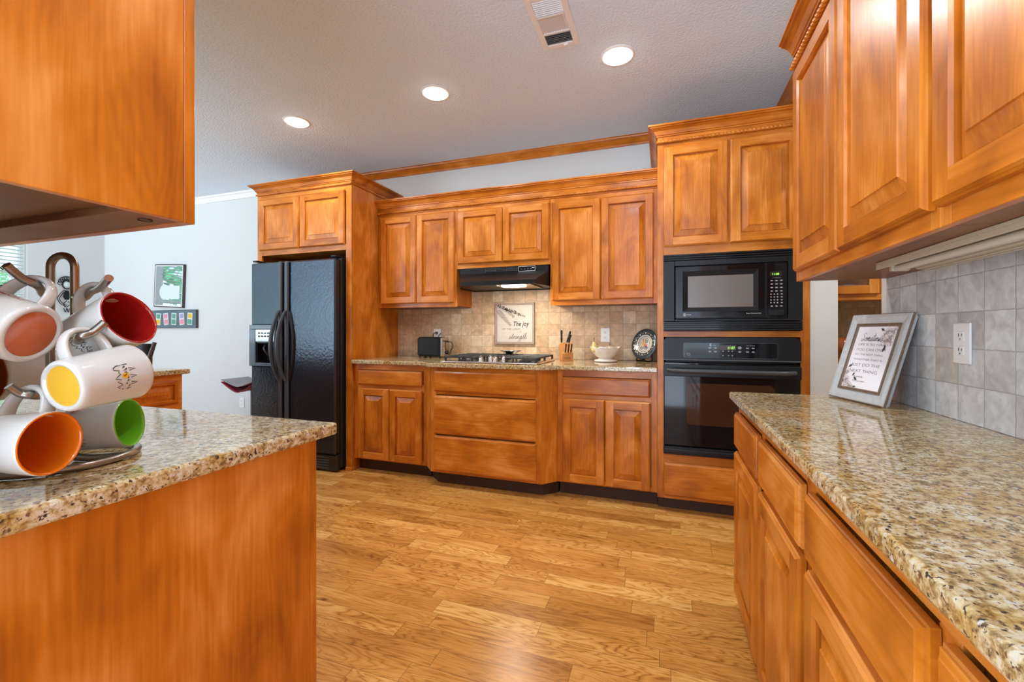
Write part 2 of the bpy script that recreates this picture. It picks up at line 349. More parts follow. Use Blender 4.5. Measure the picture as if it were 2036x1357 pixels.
    def prism(s, poly, z0, z1, m=0, c=0.0, tone=0.0):
        """polygon in x,y (counter-clockwise), top and bottom edges eased by c"""
        n = len(poly)
        def off(d):
            out = []
            for i in range(n):
                p0, p1, p2 = Vector(poly[i-1]), Vector(poly[i]), Vector(poly[(i+1) % n])
                e1 = (p1-p0).normalized(); e2 = (p2-p1).normalized()
                n1 = Vector((-e1.y, e1.x)); n2 = Vector((-e2.y, e2.x)); k = (n1+n2)
                out.append(p1+k*(d/max(.2, 1+n1.dot(n2))))
            return out
        if c > 0:
            rs = [(off(c), z0), (off(c*.3), z0+c*.3), (off(0), z0+c), (off(0), z1-c), (off(c*.3), z1-c*.3), (off(c), z1)]
        else: rs = [(off(0), z0), (off(0), z1)]
        rings = [[(p.x, p.y, z) for p in r] for r, z in rs]
        s.loft(rings, m, tone, False, True, True, True)
    def build(s, name, mats, parent=None, local=False, M=None):
        me = bpy.data.meshes.new(name)
        inv = Matrix()
        if parent is not None and not local:
            q = parent; mw = Matrix()
            while q is not None: mw = q.matrix_basis @ mw; q = q.parent
            inv = mw.inverted()
        if M is not None: inv = inv @ M
        me.from_pydata([tuple(inv @ p) for p in s.v], [], s.f)
        for mm in (mats if isinstance(mats, (list, tuple)) else [mats]): me.materials.append(MATS[mm])
        me.polygons.foreach_set('material_index', s.m); me.polygons.foreach_set('use_smooth', s.s)
        bm = bmesh.new(); bm.from_mesh(me)
        if any(s.s): bmesh.ops.remove_doubles(bm, verts=list({v for f in bm.faces if f.smooth for v in f.verts}), dist=1e-6)
        bmesh.ops.recalc_face_normals(bm, faces=bm.faces); 
        nf = len(bm.faces); bm.to_mesh(me); bm.free()
        at = me.attributes.new('tone', 'FLOAT', 'FACE')
        if nf == len(s.t): at.data.foreach_set('value', s.t)
        o = bpy.data.objects.new(name, me); C.objects.link(o)
        if parent is not None: o.parent = parent
        return o
def tag(o, label=None, cat=None, group=None, kind=None):
    if label: o['label'] = label
    if cat: o['category'] = cat
    if group: o['group'] = group
    if kind: o['kind'] = kind
    return o
def thing(name, label, cat, loc=(0, 0, 0), rot=None, group=None):
    o = bpy.data.objects.new(name, None); C.objects.link(o); o.location = loc
    o.empty_display_size = .05
    if rot is not None: o.rotation_euler = rot
    bpy_update(o); return tag(o, label, cat, group)
def bpy_update(o):
    o.matrix_basis = Matrix.LocRotScale(o.location, o.rotation_euler, o.scale)
def struct(name, mb, mats, label=None):
    return tag(mb.build(name, mats), label, None, None, 'structure')
def rt(): return random.uniform(-1, 1)
_tc = {}
def text_mesh(body, shear=0.0, offset=0.0, extrude=0.0):
    key = (body, shear, offset)
    if key in _tc: return _tc[key]
    cu = bpy.data.curves.new('t', 'FONT'); cu.body = body; cu.size = 1; cu.shear = shear; cu.offset = offset; cu.resolution_u = 3
    ob = bpy.data.objects.new('t', cu); C.objects.link(ob)
    dg = bpy.context.evaluated_depsgraph_get(); me = bpy.data.meshes.new_from_object(ob.evaluated_get(dg))
    vs = [v.co.copy() for v in me.vertices]; fs = [list(p.vertices) for p in me.polygons]
    bpy.data.objects.remove(ob); bpy.data.curves.remove(cu); bpy.data.meshes.remove(me)
    _tc[key] = (vs, fs); return vs, fs
def put_text(mb, body, fn, x, y, width=None, height=None, m=0, align='l', shear=0.0, offset=0.0):
    """fn maps flat (a, b) on the surface to 3-D; height is the cap height"""
    vs, fs = text_mesh(body, shear, offset)
    if not vs: return
    xs = [v.x for v in vs]; w0 = max(xs)-min(xs); cap = .69
    sy = (height/cap) if height else None; sx = width/w0 if width else sy
    if sy is None: sy = sx
    dx = {'l': 0, 'c': -(w0*sx)/2, 'r': -w0*sx}[align]; x0 = min(xs)
    mb.add([fn(x+dx+(v.x-x0)*sx, y+v.y*sy) for v in vs], fs, m)
# cursive strokes (unit x-height = 1, advance, polylines)
CUR = {
 'S': (1.5, [[(1.35, 1.75), (1.0, 2.1), (.55, 2.0), (.4, 1.6), (.75, 1.2), (1.0, .75), (.8, .15), (.3, -.05), (.0, .3), (.3, .55), (1.0, .25), (1.5, .2)]]),
 'o': (.95, [[(.0, .2), (.25, .7), (.55, .95), (.25, .9), (.08, .5), (.25, .05), (.6, .1), (.72, .55), (.5, .92), (.7, .75), (.95, .75)]]),
 'm': (1.5, [[(0, .2), (.15, .9), (.2, 0), (.25, .6), (.5, .95), (.6, .8), (.62, 0), (.7, .6), (.95, .95), (1.05, .8), (1.08, .1), (1.3, 0), (1.5, .3)]]),
 'e': (.8, [[(0, .2), (.45, .5), (.55, .8), (.35, 1), (.15, .7), (.15, .25), (.4, 0), (.8, .3)]]),
 't': (.7, [[(0, .2), (.3, 1.0), (.45, 2.0), (.3, .5), (.35, .05), (.7, .25)], [(.0, 1.35), (.85, 1.45)]]),
 'i': (.5, [[(0, .2), (.2, .95), (.15, .15), (.5, .2)], [(.26, 1.35), (.3, 1.4)]]),
 's': (.7, [[(0, .2), (.4, 1.0), (.3, .75), (.5, .3), (.3, 0), (.05, .05), (.7, .25)]]),
 'r': (.7, [[(0, .2), (.25, .9), (.22, .7), (.2, 0), (.3, .7), (.55, .95), (.7, .8)]]),
 'n': (1.0, [[(0, .2), (.15, .9), (.2, 0), (.25, .6), (.5, .95), (.6, .7), (.62, .1), (.8, 0), (1.0, .25)]]),
 'g': (.9, [[(.1, .5), (.55, .95), (.25, .95), (.05, .4), (.25, .05), (.55, .6), (.6, .9), (.5, -.7), (.1, -1.3), (-.3, -1.0), (.2, -.3), (.9, .3)]]),
 'h': (1.0, [[(0, .2), (.3, 1.3), (.45, 2.1), (.25, 1.9), (.15, 0), (.25, .6), (.5, .95), (.6, .7), (.62, .1), (.8, 0), (1.0, .4)]]),
}
def cursive(mb, word, fn, x, y, s, r, m=0, slant=.25):
    cx_ = 0
    for ch in word:
        adv, st = CUR[ch]
        for pl in st:
            P = []
            for i in range(len(pl)-1):
                p0 = pl[max(i-1, 0)]; p1 = pl[i]; p2 = pl[i+1]; p3 = pl[min(i+2, len(pl)-1)]
                for q in range(4):
                    t = q/4
                    P.append(tuple(.5*((2*p1[k])+(-p0[k]+p2[k])*t+(2*p0[k]-5*p1[k]+4*p2[k]-p3[k])*t*t+(-p0[k]+3*p1[k]-3*p2[k]+p3[k])*t**3) for k in (0, 1)))
            P.append(pl[-1]); P = [(x+(cx_+a+b*slant)*s, y+b*s) for a, b in P]
            ribbon(mb, P, fn, r, m)
        cx_ += adv
def ribbon(mb, P, fn, r, m=0):
    L = []; n = len(P)
    for i in range(n):
        a = P[max(i-1, 0)]; b_ = P[min(i+1, n-1)]; dx, dy = b_[0]-a[0], b_[1]-a[1]; l = math.hypot(dx, dy) or 1
        L.append((P[i][0]-dy/l*r, P[i][1]+dx/l*r, P[i][0]+dy/l*r, P[i][1]-dx/l*r))
    vs = []
    for q in L: vs += [fn(q[0], q[1]), fn(q[2], q[3])]
    mb.add(vs, [(2*i, 2*i+1, 2*i+3, 2*i+2) for i in range(n-1)], m)
def poly(mb, pts, fn, m=0): mb.add([fn(a, b) for a, b in pts], [list(range(len(pts)))], m)
def circ(cx_, cy_, rx, ry=None, n=14, ph=0): 
    ry = ry or rx; return [(cx_+rx*math.cos(2*PI*k/n+ph), cy_+ry*math.sin(2*PI*k/n+ph)) for k in range(n)]

# ------------------------------------------------------------ cabinet joinery
class Fr:
    """a face plane: a along the face, z up, d outwards"""
    def __init__(s, o, ux, n): s.o = Vector(o); s.u = Vector(ux); s.n = Vector(n); s.H = 'wood_x' if abs(s.u.x) > .5 else 'wood_y'
    def p(s, a, z, d=0): return s.o+s.u*a+s.n*d+Vector((0, 0, z))
    def box(s, mb, a0, a1, z0, z1, d0, d1, m=0, tone=0.0, c=0.0):
        p, q = s.p(a0, z0, d0), s.p(a1, z1, d1); mb.box(p.x, q.x, p.y, q.y, p.z, q.z, m, tone, c)
def rings_rect(mb, fr, a0, a1, z0, z1, steps, mside=0, mtop=1, tones=(0, 0, 0, 0)):
    for (i0, d0), (i1, d1) in zip(steps[:-1], steps[1:]):
        A = [fr.p(a0+i0, z0+i0, d0), fr.p(a1-i0, z0+i0, d0), fr.p(a1-i0, z1-i0, d0), fr.p(a0+i0, z1-i0, d0)]
        B = [fr.p(a0+i1, z0+i1, d1), fr.p(a1-i1, z0+i1, d1), fr.p(a1-i1, z1-i1, d1), fr.p(a0+i1, z1-i1, d1)]
        for k in range(4):
            j = (k+1) % 4; mb.quad(A[k], A[j], B[j], B[k], mtop if k in (0, 2) else mside, tones[k])
def door(fr, a0, a1, z0, z1, parent, T=.020, S=.054, d=0.0015):
    """raised-panel door: stiles and rails with a routed edge, bevelled raised field"""
    mb = MB(); tn = [rt() for _ in range(4)]; tp = rt()
    mb.add([fr.p(a0, z0, d), fr.p(a1, z0, d), fr.p(a1, z1, d), fr.p(a0, z1, d)], [(0, 1, 2, 3)], 0, 0)
    rings_rect(mb, fr, a0, a1, z0, z1, [(0, d), (0, d+T*.55), (.0035, d+T*.7), (.004, d+T*.8), (.009, d+T)], 0, 1, tn)
    e = .009; D = d+T
    P = fr.p
    mb.quad(P(a0+e, z0+e, D), P(a0+S, z0+e, D), P(a0+S, z1-e, D), P(a0+e, z1-e, D), 0, tn[3])
    mb.quad(P(a1-S, z0+e, D), P(a1-e, z0+e, D), P(a1-e, z1-e, D), P(a1-S, z1-e, D), 0, tn[1])
    mb.quad(P(a0+S, z0+e, D), P(a1-S, z0+e, D), P(a1-S, z0+S, D), P(a0+S, z0+S, D), 1, tn[0])
    mb.quad(P(a0+S, z1-S, D), P(a1-S, z1-S, D), P(a1-S, z1-e, D), P(a0+S, z1-e, D), 1, tn[2])
    rings_rect(mb, fr, a0, a1, z0, z1, [(S, D), (S+.0015, D-.003), (S+.0035, D-.007), (S+.004, D-.0185)], 0, 1, tn)
    w_ = min(a1-a0, z1-z0); bv = .030 if w_ > .26 else .024
    rings_rect(mb, fr, a0, a1, z0, z1, [(S+.004, D-.0185), (S+.0085, D-.0185), (S+.009, D-.0150), (S+.010, D-.0145), (S+.0125+bv, D-.0045), (S+.0145+bv, D-.001)], 0, 0, (tp,)*4)
    i = S+.0145+bv
    mb.quad(P(a0+i, z0+i, D-.001), P(a1-i, z0+i, D-.001), P(a1-i, z1-i, D-.001), P(a0+i, z1-i, D-.001), 0, tp)
    return mb.build('door', ['wood_z', fr.H], parent)
def drawer(fr, a0, a1, z0, z1, parent, T=.020, d=0.0015):
    mb = MB(); t = rt(); tn = (t,)*4
    rings_rect(mb, fr, a0, a1, z0, z1, [(0, d), (0, d+T*.5), (.003, d+T*.60), (.0035, d+T*.74), (.0105, d+T*.93), (.012, d+T)], 1, 1, tn)
    mb.quad(fr.p(a0, z0, d), fr.p(a1, z0, d), fr.p(a1, z1, d), fr.p(a0, z1, d), 1, t)
    mb.quad(fr.p(a0+.012, z0+.012, d+T), fr.p(a1-.012, z0+.012, d+T), fr.p(a1-.012, z1-.012, d+T), fr.p(a0+.012, z1-.012, d+T), 1, t)
    return mb.build('drawer', ['wood_z', fr.H], parent)
def face_frame(fr, members, parent, T=.019):
    """members: (a0, a1, z0, z1, vertical?)"""
    mb = MB()
    for a0, a1, z0, z1, ver in members: fr.box(mb, a0, a1, z0, z1, -T, 0, 0 if ver else 1, rt(), .0012)
    return mb.build('face_frame', ['wood_z', fr.H], parent)
def sweep_profile(prof, path, closed=False):
    """prof: (out, z) pairs; path: x,y points; out is to the right-hand side of travel"""
    n = len(path); rings = []
    for i in range(n):
        p1 = Vector(path[i]); 
        e1 = (p1-Vector(path[i-1])).normalized() if i > 0 else None
        e2 = (Vector(path[i+1])-p1).normalized() if i < n-1 else None
        if e1 is None: e1 = e2
        if e2 is None: e2 = e1
        n1 = Vector((e1.y, -e1.x)); n2 = Vector((e2.y, -e2.x)); k = (n1+n2)/max(.2, 1+n1.dot(n2))
        rings.append([(p1.x+k.x*o_, p1.y+k.y*o_, z) for o_, z in prof])
    return rings
CROWN = [(0, 0), (.006, 0), (.006, .007), (.011, .010), (.014, .016), (.022, .030), (.035, .041), (.046, .045), (.046, .050), (.055, .053), (.055, .062), (0, .062)]
def crown(path, z, name, parent, m='wood_x', prof=CROWN, sz=1.0):
    mb = MB(); pr = [(o_*sz, z+zz*sz) for o_, zz in prof]
    rg = sweep_profile(pr, path)
    for i in range(len(rg)-1): mb.loft([rg[i], rg[i+1]], 0, rt(), False, True, i == 0, i == len(rg)-2)
    return mb.build(name, m, parent)
def rope(p0, p1, parent, n_out, r=.0062, m='wood_y'):
    """twisted rope bead between two points"""
    p0, p1 = Vector(p0), Vector(p1); L = (p1-p0).length; t = (p1-p0).normalized(); b_ = Vector((0, 0, 1)); a = t.cross(b_)
    n = int(L/.0045); rings = []
    for i in range(n+1):
        th = -i/n*L/.044*2*PI; c = p0+t*(L*i/n); rg = []
        for k in range(14):
            al = 2*PI*k/14; rr = r*(1+.55*abs(math.cos(1.0*(al-th)))-.20)
            rg.append(c+(a*math.cos(al)+b_*math.sin(al))*rr)
        rings.append(rg)
    mb = MB(); mb.loft(rings, 0, 0, True, True, True, True); return mb.build('rope_trim', m, parent)

# ------------------------------------------------------------ the room
PX0, PX1 = .787, .919      # thickness of the wall with the doorway
mb = MB(); mb.box(-9, 3.2, -1.3, 4.2, -.08, 0); struct('floor', mb, 'oak_floor')
mb = MB(); mb.box(XL-.1, 3.2, -1.6, 4.2, CEIL, CEIL+.1); struct('ceiling', mb, 'ceiling_paint')
mb = MB(); mb.box(XL-.12, .787, YW, YW+.12, 0, CEIL); struct('wall_back', mb, 'wall_paint')
mb = MB()
mb.box(PX0, PX1, -1.4, 2.04, 0, CEIL); mb.box(PX0, PX1, 2.9, 3.74, 0, CEIL); mb.box(PX0, PX1, 2.04, 2.9, 2.12, CEIL)
struct('wall_right', mb, 'cream_paint')
mb = MB(); mb.box(PX1, 3.2, 3.74, 3.86, 0, CEIL); struct('wall_pantry', mb, 'cream_paint')
mb = MB(); mb.box(3.2, 3.3, .9, 3.86, 0, CEIL); struct('wall_added_side', mb, 'cream_paint')  # unseen wall added to keep outside light off the doorway jamb
mb = MB(); mb.box(PX1+.001, 3.2, .9, 1.0, 0, CEIL); struct('wall_added_near', mb, 'cream_paint')  # also added out of view, shields the jamb from the open side
mb = MB(); mb.box(-3.6, -.80, .115, .235, 0, CEIL); struct('wall_near', mb, 'wall_paint')
mb = MB()  # wall with the breakfast-room windows
for y0, y1, z0, z1 in [(2.84, 3.56, 0, CEIL), (1.25, 2.84, 0, .85), (1.25, 2.84, 2.3, CEIL), (.75, 1.25, 0, CEIL), (-1.1, .75, 0, .85), (-1.1, .75, 2.3, CEIL), (-1.5, -1.1, 0, CEIL)]:
    mb.box(XL-.12, XL, y0, y1, z0, z1)
struct('wall_left', mb, 'wall_paint')
def window(name, y0, y1, z0, z1):
    mb = MB()
    for a in ((y0, y0+.05, z0, z1), (y1-.05, y1, z0, z1), (y0+.05, y1-.05, z0, z0+.05), (y0+.05, y1-.05, z1-.05, z1), (y0+.05, y1-.05, (z0+z1)/2-.02, (z0+z1)/2+.02)):
        mb.box(XL-.09, XL-.04, a[0], a[1], a[2], a[3], 0, 0, .003)
    mb.box(XL-.02, XL+.03, y0-.02, y1+.02, z0-.03, z0-.001, 0, 0, .004)
    f = struct(name, mb, 'white_paint')
    g = MB(); g.box(XL-.068, XL-.064, y0+.045, y1-.045, z0+.045, z1-.045); g.build('pane', 'clear_glass', f)
window('window_1', 1.25, 2.84, .85, 2.3); window('window_2', -1.1, .75, .85, 2.3)
t = thing('window_blind', 'white horizontal slat blind in the window by the breakfast table', 'window blind', (XL-.01, 2.0, .88))
mb = MB(); n = 32
for i in range(n):
    z = .93+i*.041
    mb.add([(XL-.035, 1.28, z-.002), (XL+.010, 1.28, z+.006), (XL+.010, 2.81, z+.006), (XL-.035, 2.81, z-.002),
            (XL-.035, 1.28, z+.001), (XL+.010, 1.28, z+.009), (XL+.010, 2.81, z+.009), (XL-.035, 2.81, z+.001)],
           [(0, 1, 2, 3), (7, 6, 5, 4), (0, 4, 5, 1), (1, 5, 6, 2), (2, 6, 7, 3), (3, 7, 4, 0)])
mb.build('slat_panel', 'blind_white', t)
mb = MB(); mb.box(XL-.04, XL+.012, 1.27, 2.82, 2.25, 2.295, 0, 0, .004); mb.build('head_rail', 'blind_white', t)
mb = MB(); mb.box(XL-.034, XL+.010, 1.28, 2.81, .885, .905, 0, 0, .003); mb.build('bottom_rail', 'blind_white', t)
# garden outside
for i, (x, y, s) in enumerate([(-11.5, 6.6, 1.5), (-11.0, 3.4, 1.3), (-12.2, .1, 1.6), (-11.3, -3.4, 1.4)]):
    mb = MB(); rnd = random.Random(i)
    for k in range(420):
        a, b_ = rnd.uniform(0, 2*PI), rnd.uniform(-.2, 1); rr = s*rnd.uniform(.75, 1.05)
        c = Vector((x+rr*math.cos(a)*math.sqrt(1-b_*b_*.8), y+rr*math.sin(a)*math.sqrt(1-b_*b_*.8), s*.95+rr*b_*.9)); q = .16
        u = Vector((rnd.uniform(-1, 1), rnd.uniform(-1, 1), rnd.uniform(-1, 1))).normalized(); v = u.orthogonal().normalized()
        mb.add([c+u*q, c+v*q*.6, c-u*q, c-v*q*.6], [(0, 1, 2, 3)])
    t = thing('garden_shrub', ['rounded green shrub at the far end of the garden hedge line', 'green shrub straight outside the blinds', 'tallest green shrub outside the windows', 'green shrub outside the second window'][i], 'shrub', (x, y, 0), group=None)
    mb.build('foliage', 'foliage', t)
    mb = MB(); mb.tube([(x, y, -.06), (x, y, s*.7), (x+.1, y, s*1.2)], [.09, .06, .03], 8); mb.build('stem', 'stem_brown', t)
mb = MB(); mb.box(-30, -9.01, -15, 15, -.12, -.05); o = struct('ground', mb, 'lawn')
# ceiling mouldings
PR = [(0, -.062), (.012, -.062), (.018, -.050), (.040, -.022), (.056, -.014), (.058, -.006), (.066, 0), (0, 0)]
mb = MB(); rg = sweep_profile([(a, CEIL+b_) for a, b_ in PR], [(-3.4, YW), (.787, YW)])
mb.loft(rg, 0, .3, False, True, True, True); struct('trim_1', mb, 'wood_x')
mb = MB(); rg = sweep_profile([(a, CEIL+b_) for a, b_ in PR], [(XL, -1.4), (XL, YW), (-3.4, YW)])
mb.loft(rg, 0, 0, False, True, True, True); struct('trim_2', mb, 'white_paint')
mb = MB(); rg = sweep_profile([(a, CEIL+b_) for a, b_ in PR], [(.787, YW), (.787, -1.4)])
mb.loft(rg, 0, .2, False, True, True, True); struct('trim_3', mb, 'wood_y')
mb = MB(); mb.box(XL, -3.42, YW-.014, YW, 0, .09, 0, 0, .003); struct('baseboard_back', mb, 'white_paint')
mb = MB(); mb.box(XL, XL+.014, -1.4, YW-.014, 0, .09, 0, 0, .003); struct('baseboard_left', mb, 'white_paint')

# ------------------------------------------------------------ tile and stone
mb = MB(); mb.box(-2.388, -.042, YW-.0105, YW-.0005, .9025, 1.3375)
mb.box(-1.62, -.8245, YW-.0105, YW-.0005, 1.338, 1.70)
tag(mb.build('backsplash', 'tile_back'), 'tan travertine square tile wall behind the gas cooktop', 'backsplash')
mb = MB(); mb.box(XR-.0105, XR-.0005, -1.2, 1.975, .8825, 1.3265)
tag(mb.build('backsplash', 'tile_right'), 'grey travertine square tile wall behind the framed quote', 'backsplash')
def worktop(poly_, z1, label, th=.031):
    mb = MB(); mb.prism(poly_, z1-th, z1, 0, .006); return tag(mb.build('countertop', 'granite'), label, 'countertop')
worktop([(-2.388, 2.895), (-1.735, 2.895), (-1.64, 2.795), (-.765, 2.795), (-.675, 2.885), (-.042, 2.885), (-.042, YW), (-2.388, YW)], .902, 'speckled gold granite countertop under the gas cooktop')
worktop([(.256, -1.2), (XR, -1.2), (XR, 2.0), (.256, 2.0)], .882, 'speckled gold granite countertop carrying the framed quote')
worktop([(-3.6, .235), (-.778, .235), (-.778, .889), (-3.6, .889)], .902, 'speckled gold granite countertop under the mug tree')

# ------------------------------------------------------------ back run, base cabinets
YB = 2.93
fb = Fr((0, YB, 0), (1, 0, 0), (0, -1, 0))
def base_doors(name, label, fr, A0, A1, dr, doors, zt, zb=.10, depth=.60, sl=.035, sr=.035, dzt=.676, dz=(.705, .822), toe=.07, back=None):
    t = thing(name, label, 'cabinet', tuple(fr.p((A0+A1)/2, 0, -.3)))
    mb = MB(); fr.box(mb, A0, A1, zb, zt, -depth, -.0195, 0, 0); mb.build('carcass', 'wood_z', t)
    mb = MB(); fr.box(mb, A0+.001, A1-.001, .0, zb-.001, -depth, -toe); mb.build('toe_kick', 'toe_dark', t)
    mem = [(A0, A0+sl, zb, zt, 1), (A1-sr, A1, zb, zt, 1), (A0+sl, A1-sr, zt-.045, zt, 0), (A0+sl, A1-sr, zb, zb+.03, 0)]
    if dr: mem.append((A0+sl, A1-sr, dz[0]-.045, dz[0]+.012, 0))
    face_frame(fr, mem, t)
    for a0, a1 in dr: drawer(fr, a0, a1, dz[0], dz[1], t)
    for a0, a1 in doors: door(fr, a0, a1, zb+.006, dzt, t)
    return t
base_doors('base_cabinet', 'wooden base cabinet with one drawer over two doors beside the refrigerator', fb, -2.387, -1.712, [(-2.340, -1.752)], [(-2.340, -2.046), (-2.042, -1.752)], .870, sl=.04, sr=.03)
base_doors('base_cabinet', 'wooden base cabinet with one drawer over two doors beside the wall oven', fb, -.690, -.040, [(-.655, -.082)], [(-.655, -.371), (-.367, -.082)], .870)
# bumped-out drawer base under the cooktop
t = thing('drawer_cabinet', 'wooden cabinet of three wide drawers bumped out under the cooktop', 'cabinet', (-1.2, 3.2, 0))
fm = Fr((0, 2.832, 0), (1, 0, 0), (0, -1, 0))
mb = MB(); mb.prism([(-1.711, 2.951), (-1.622, 2.856), (-.778, 2.856), (-.691, 2.951), (-.691, 3.53), (-1.711, 3.53)], .10, .870, 0); mb.build('carcass', 'wood_z', t)
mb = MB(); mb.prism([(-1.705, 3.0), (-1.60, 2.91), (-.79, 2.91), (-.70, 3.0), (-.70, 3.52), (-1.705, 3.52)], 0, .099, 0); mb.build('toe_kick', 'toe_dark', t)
mb = MB()
for a0, a1, z0, z1, v in [(-1.622, -1.575, .10, .870, 0), (-.825, -.778, .10, .870, 0), (-1.575, -.825, .838, .870, 1), (-1.575, -.825, .672, .700, 1), (-1.575, -.825, .380, .400, 1), (-1.575, -.825, .10, .122, 1)]:
    fm.box(mb, a0, a1, z0, z1, -.022, 0, v, rt(), .001)
mb.prism([(-1.711, 2.93), (-1.6225, 2.833), (-1.6225, 2.855), (-1.7108, 2.950)], .10, .870, 0, 0, .3)
mb.prism([(-.7775, 2.833), (-.6905, 2.93), (-.6912, 2.950), (-.7775, 2.855)], .10, .870, 0, 0, -.3)
mb.build('face_frame', ['wood_z', 'wood_x'], t)
for z0, z1 in [(.695, .842), (.388, .665), (.118, .372)]: drawer(fm, -1.590, -.813, z0, z1, t, .020)

# ------------------------------------------------------------ back run, wall cabinets
YU = 3.25
fu = Fr((0, YU, 0), (1, 0, 0), (0, -1, 0))
def wall_cab(label, fr, A0, A1, zb, zt, doors, dz0, dz1, depth, sl=.03, sr=.03, name='wall_cabinet', zbot=None, rail=.04, under='wood_under'):
    t = thing(name, label, 'cabinet', tuple(fr.p((A0+A1)/2, zb, -depth/2)))
    mb = MB(); fr.box(mb, A0, A1, zb+.008, zt, -depth, -.0195); mb.build('carcass', 'wood_z', t)
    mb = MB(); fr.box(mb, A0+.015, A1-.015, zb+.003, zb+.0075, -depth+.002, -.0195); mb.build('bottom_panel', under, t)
    face_frame(fr, [(A0, A0+sl, zb, zt, 1), (A1-sr, A1, zb, zt, 1), (A0+sl, A1-sr, dz1-.02, zt, 0), (A0+sl, A1-sr, zb, zb+rail, 0)], t)
    for a0, a1 in doors: door(fr, a0, a1, dz0, dz1, t)
    return t
ZT = 2.205
wall_cab('two-door wooden wall cabinet above the black toaster', fu, -2.385, -1.622, 1.338, ZT, [(-2.358, -1.998), (-1.994, -1.634)], 1.372, 2.128, .308)
wall_cab('short two-door wooden wall cabinet above the range hood', fu, -1.621, -.824, 1.648, ZT, [(-1.606, -1.213), (-1.209, -.830)], 1.685, 2.122, .308, .012, .012)
wall_cab('two-door wooden wall cabinet above the colander bowl', fu, -.823, -.041, 1.332, ZT, [(-.808, -.441), (-.437, -.068)], 1.368, 2.118, .308)
t = thing('crown_molding', 'stained crown with rope bead along the three wall cabinets over the cooktop', 'molding', (-1.2, YU, 2.2))
mb = MB(); mb.box(-2.386, -.041, YU-.006, YU, 2.150, ZT+.008); mb.build('frieze', 'wood_x', t)
crown([(-2.386, YU-.006), (-.041, YU-.006)], ZT+.006, 'crown', t)
rope((-2.384, YU-.014, 2.168), (-.042, YU-.014, 2.168), t, 0, .0075)

# ------------------------------------------------------------ refrigerator cabinet
YF = 2.917
ff = Fr((0, YF, 0), (1, 0, 0), (0, -1, 0))
t = thing('refrigerator_cabinet', 'tall wooden cabinet framing the black refrigerator', 'cabinet', (-2.9, 3.2, 0))
mb = MB(); mb.box(-2.413, -2.390, YF-.0, YW-.002, .03, 2.36, 0, .2); mb.build('side_panel', 'wood_z', t)
mb = MB(); mb.box(-3.402, -3.380, YF+.0, YW-.002, 0, 2.36, 0, .2); mb.build('side_panel', 'wood_z', t)
mb = MB(); mb.box(-3.379, -2.4135, YF+.001, YW-.002, 1.80, 2.36); mb.build('carcass', 'wood_z', t)
mb = MB()
for a0, a1, z0, z1, v in [(-3.402, -3.352, 0, 2.36, 0), (-2.444, -2.389, .03, 2.36, 0), (-3.352, -2.444, 1.798, 1.85, 1), (-3.352, -2.444, 2.275, 2.36, 1), (-2.925, -2.905, 1.85, 2.275, 0)]:
    ff.box(mb, a0, a1, z0, z1, .0005, .019, v, rt(), .001)
mb.build('face_frame', ['wood_z', 'wood_x'], t)
f2 = Fr((0, YF-.019, 0), (1, 0, 0), (0, -1, 0))
door(f2, -3.368, -2.922, 1.842, 2.287, t); door(f2, -2.912, -2.449, 1.842, 2.287, t)
mb = MB(); mb.box(-2.446, -2.388, YF-.026, YF+.30, 0, .029, 0, 0, .003); mb.build('base_shoe', 'wood_x', t)
crown([(-3.402, YW-.002), (-3.402, YF-.019), (-2.389, YF-.019), (-2.389, YW-.002)], 2.355, 'crown', t)
rope((-3.404, YF-.027, 2.334), (-2.384, YF-.027, 2.334), t, 0, .0075); rope((-2.385, YF-.022, 2.334), (-2.385, YW-.004, 2.334), t, 0, .0045)

# ------------------------------------------------------------ oven cabinet
YO = 2.90
fo = Fr((0, YO, 0), (1, 0, 0), (0, -1, 0))
t = thing('oven_cabinet', 'tall wooden cabinet holding the microwave and the wall oven', 'cabinet', (.37, 3.2, 0))
mb = MB()
mb.box(-.039, -.018, YO+.0195, YW-.002, .085, 2.36, 0, .1); mb.build('side_panel', 'wood_z', t)
mb = MB(); mb.box(.764, .785, YO+.0195, YW-.002, .085, 2.36, 0, .1); mb.build('side_panel', 'wood_z', t)
for nm, z0, z1 in [('drawer_box', .085, .36), ('shelf', 1.100, 1.120), ('carcass', 1.622, 2.36)]: mb = MB(); mb.box(-.0175, .7635, YO+.0195, YW-.004, z0, z1); mb.build(nm, 'wood_z', t)
mb = MB(); mb.box(-.036, .783, 2.97, 3.5, 0, .084); mb.build('toe_kick', 'toe_dark', t)
face_frame(fo, [(-.039, -.001, .085, 2.36, 1), (.739, .785, .085, 2.36, 1), (-.001, .739, 1.608, 1.70, 0), (-.001, .739, 1.098, 1.134, 0),
                (-.001, .739, .300, .367, 0), (-.001, .739, .085, .11, 0), (-.001, .739, 2.26, 2.36, 0), (.355, .380, 1.70, 2.26, 1)], t)
door(fo, .000, .364, 1.662, 2.285, t); door(fo, .374, .738, 1.662, 2.285, t)
drawer(fo, .000, .736, .104, .312, t)
crown([(-.039, YW-.002), (-.039, YO), (.785, YO)], 2.356, 'crown', t)
rope((-.044, YO-.008, 2.322), (.785, YO-.008, 2.322), t, 0, .009)

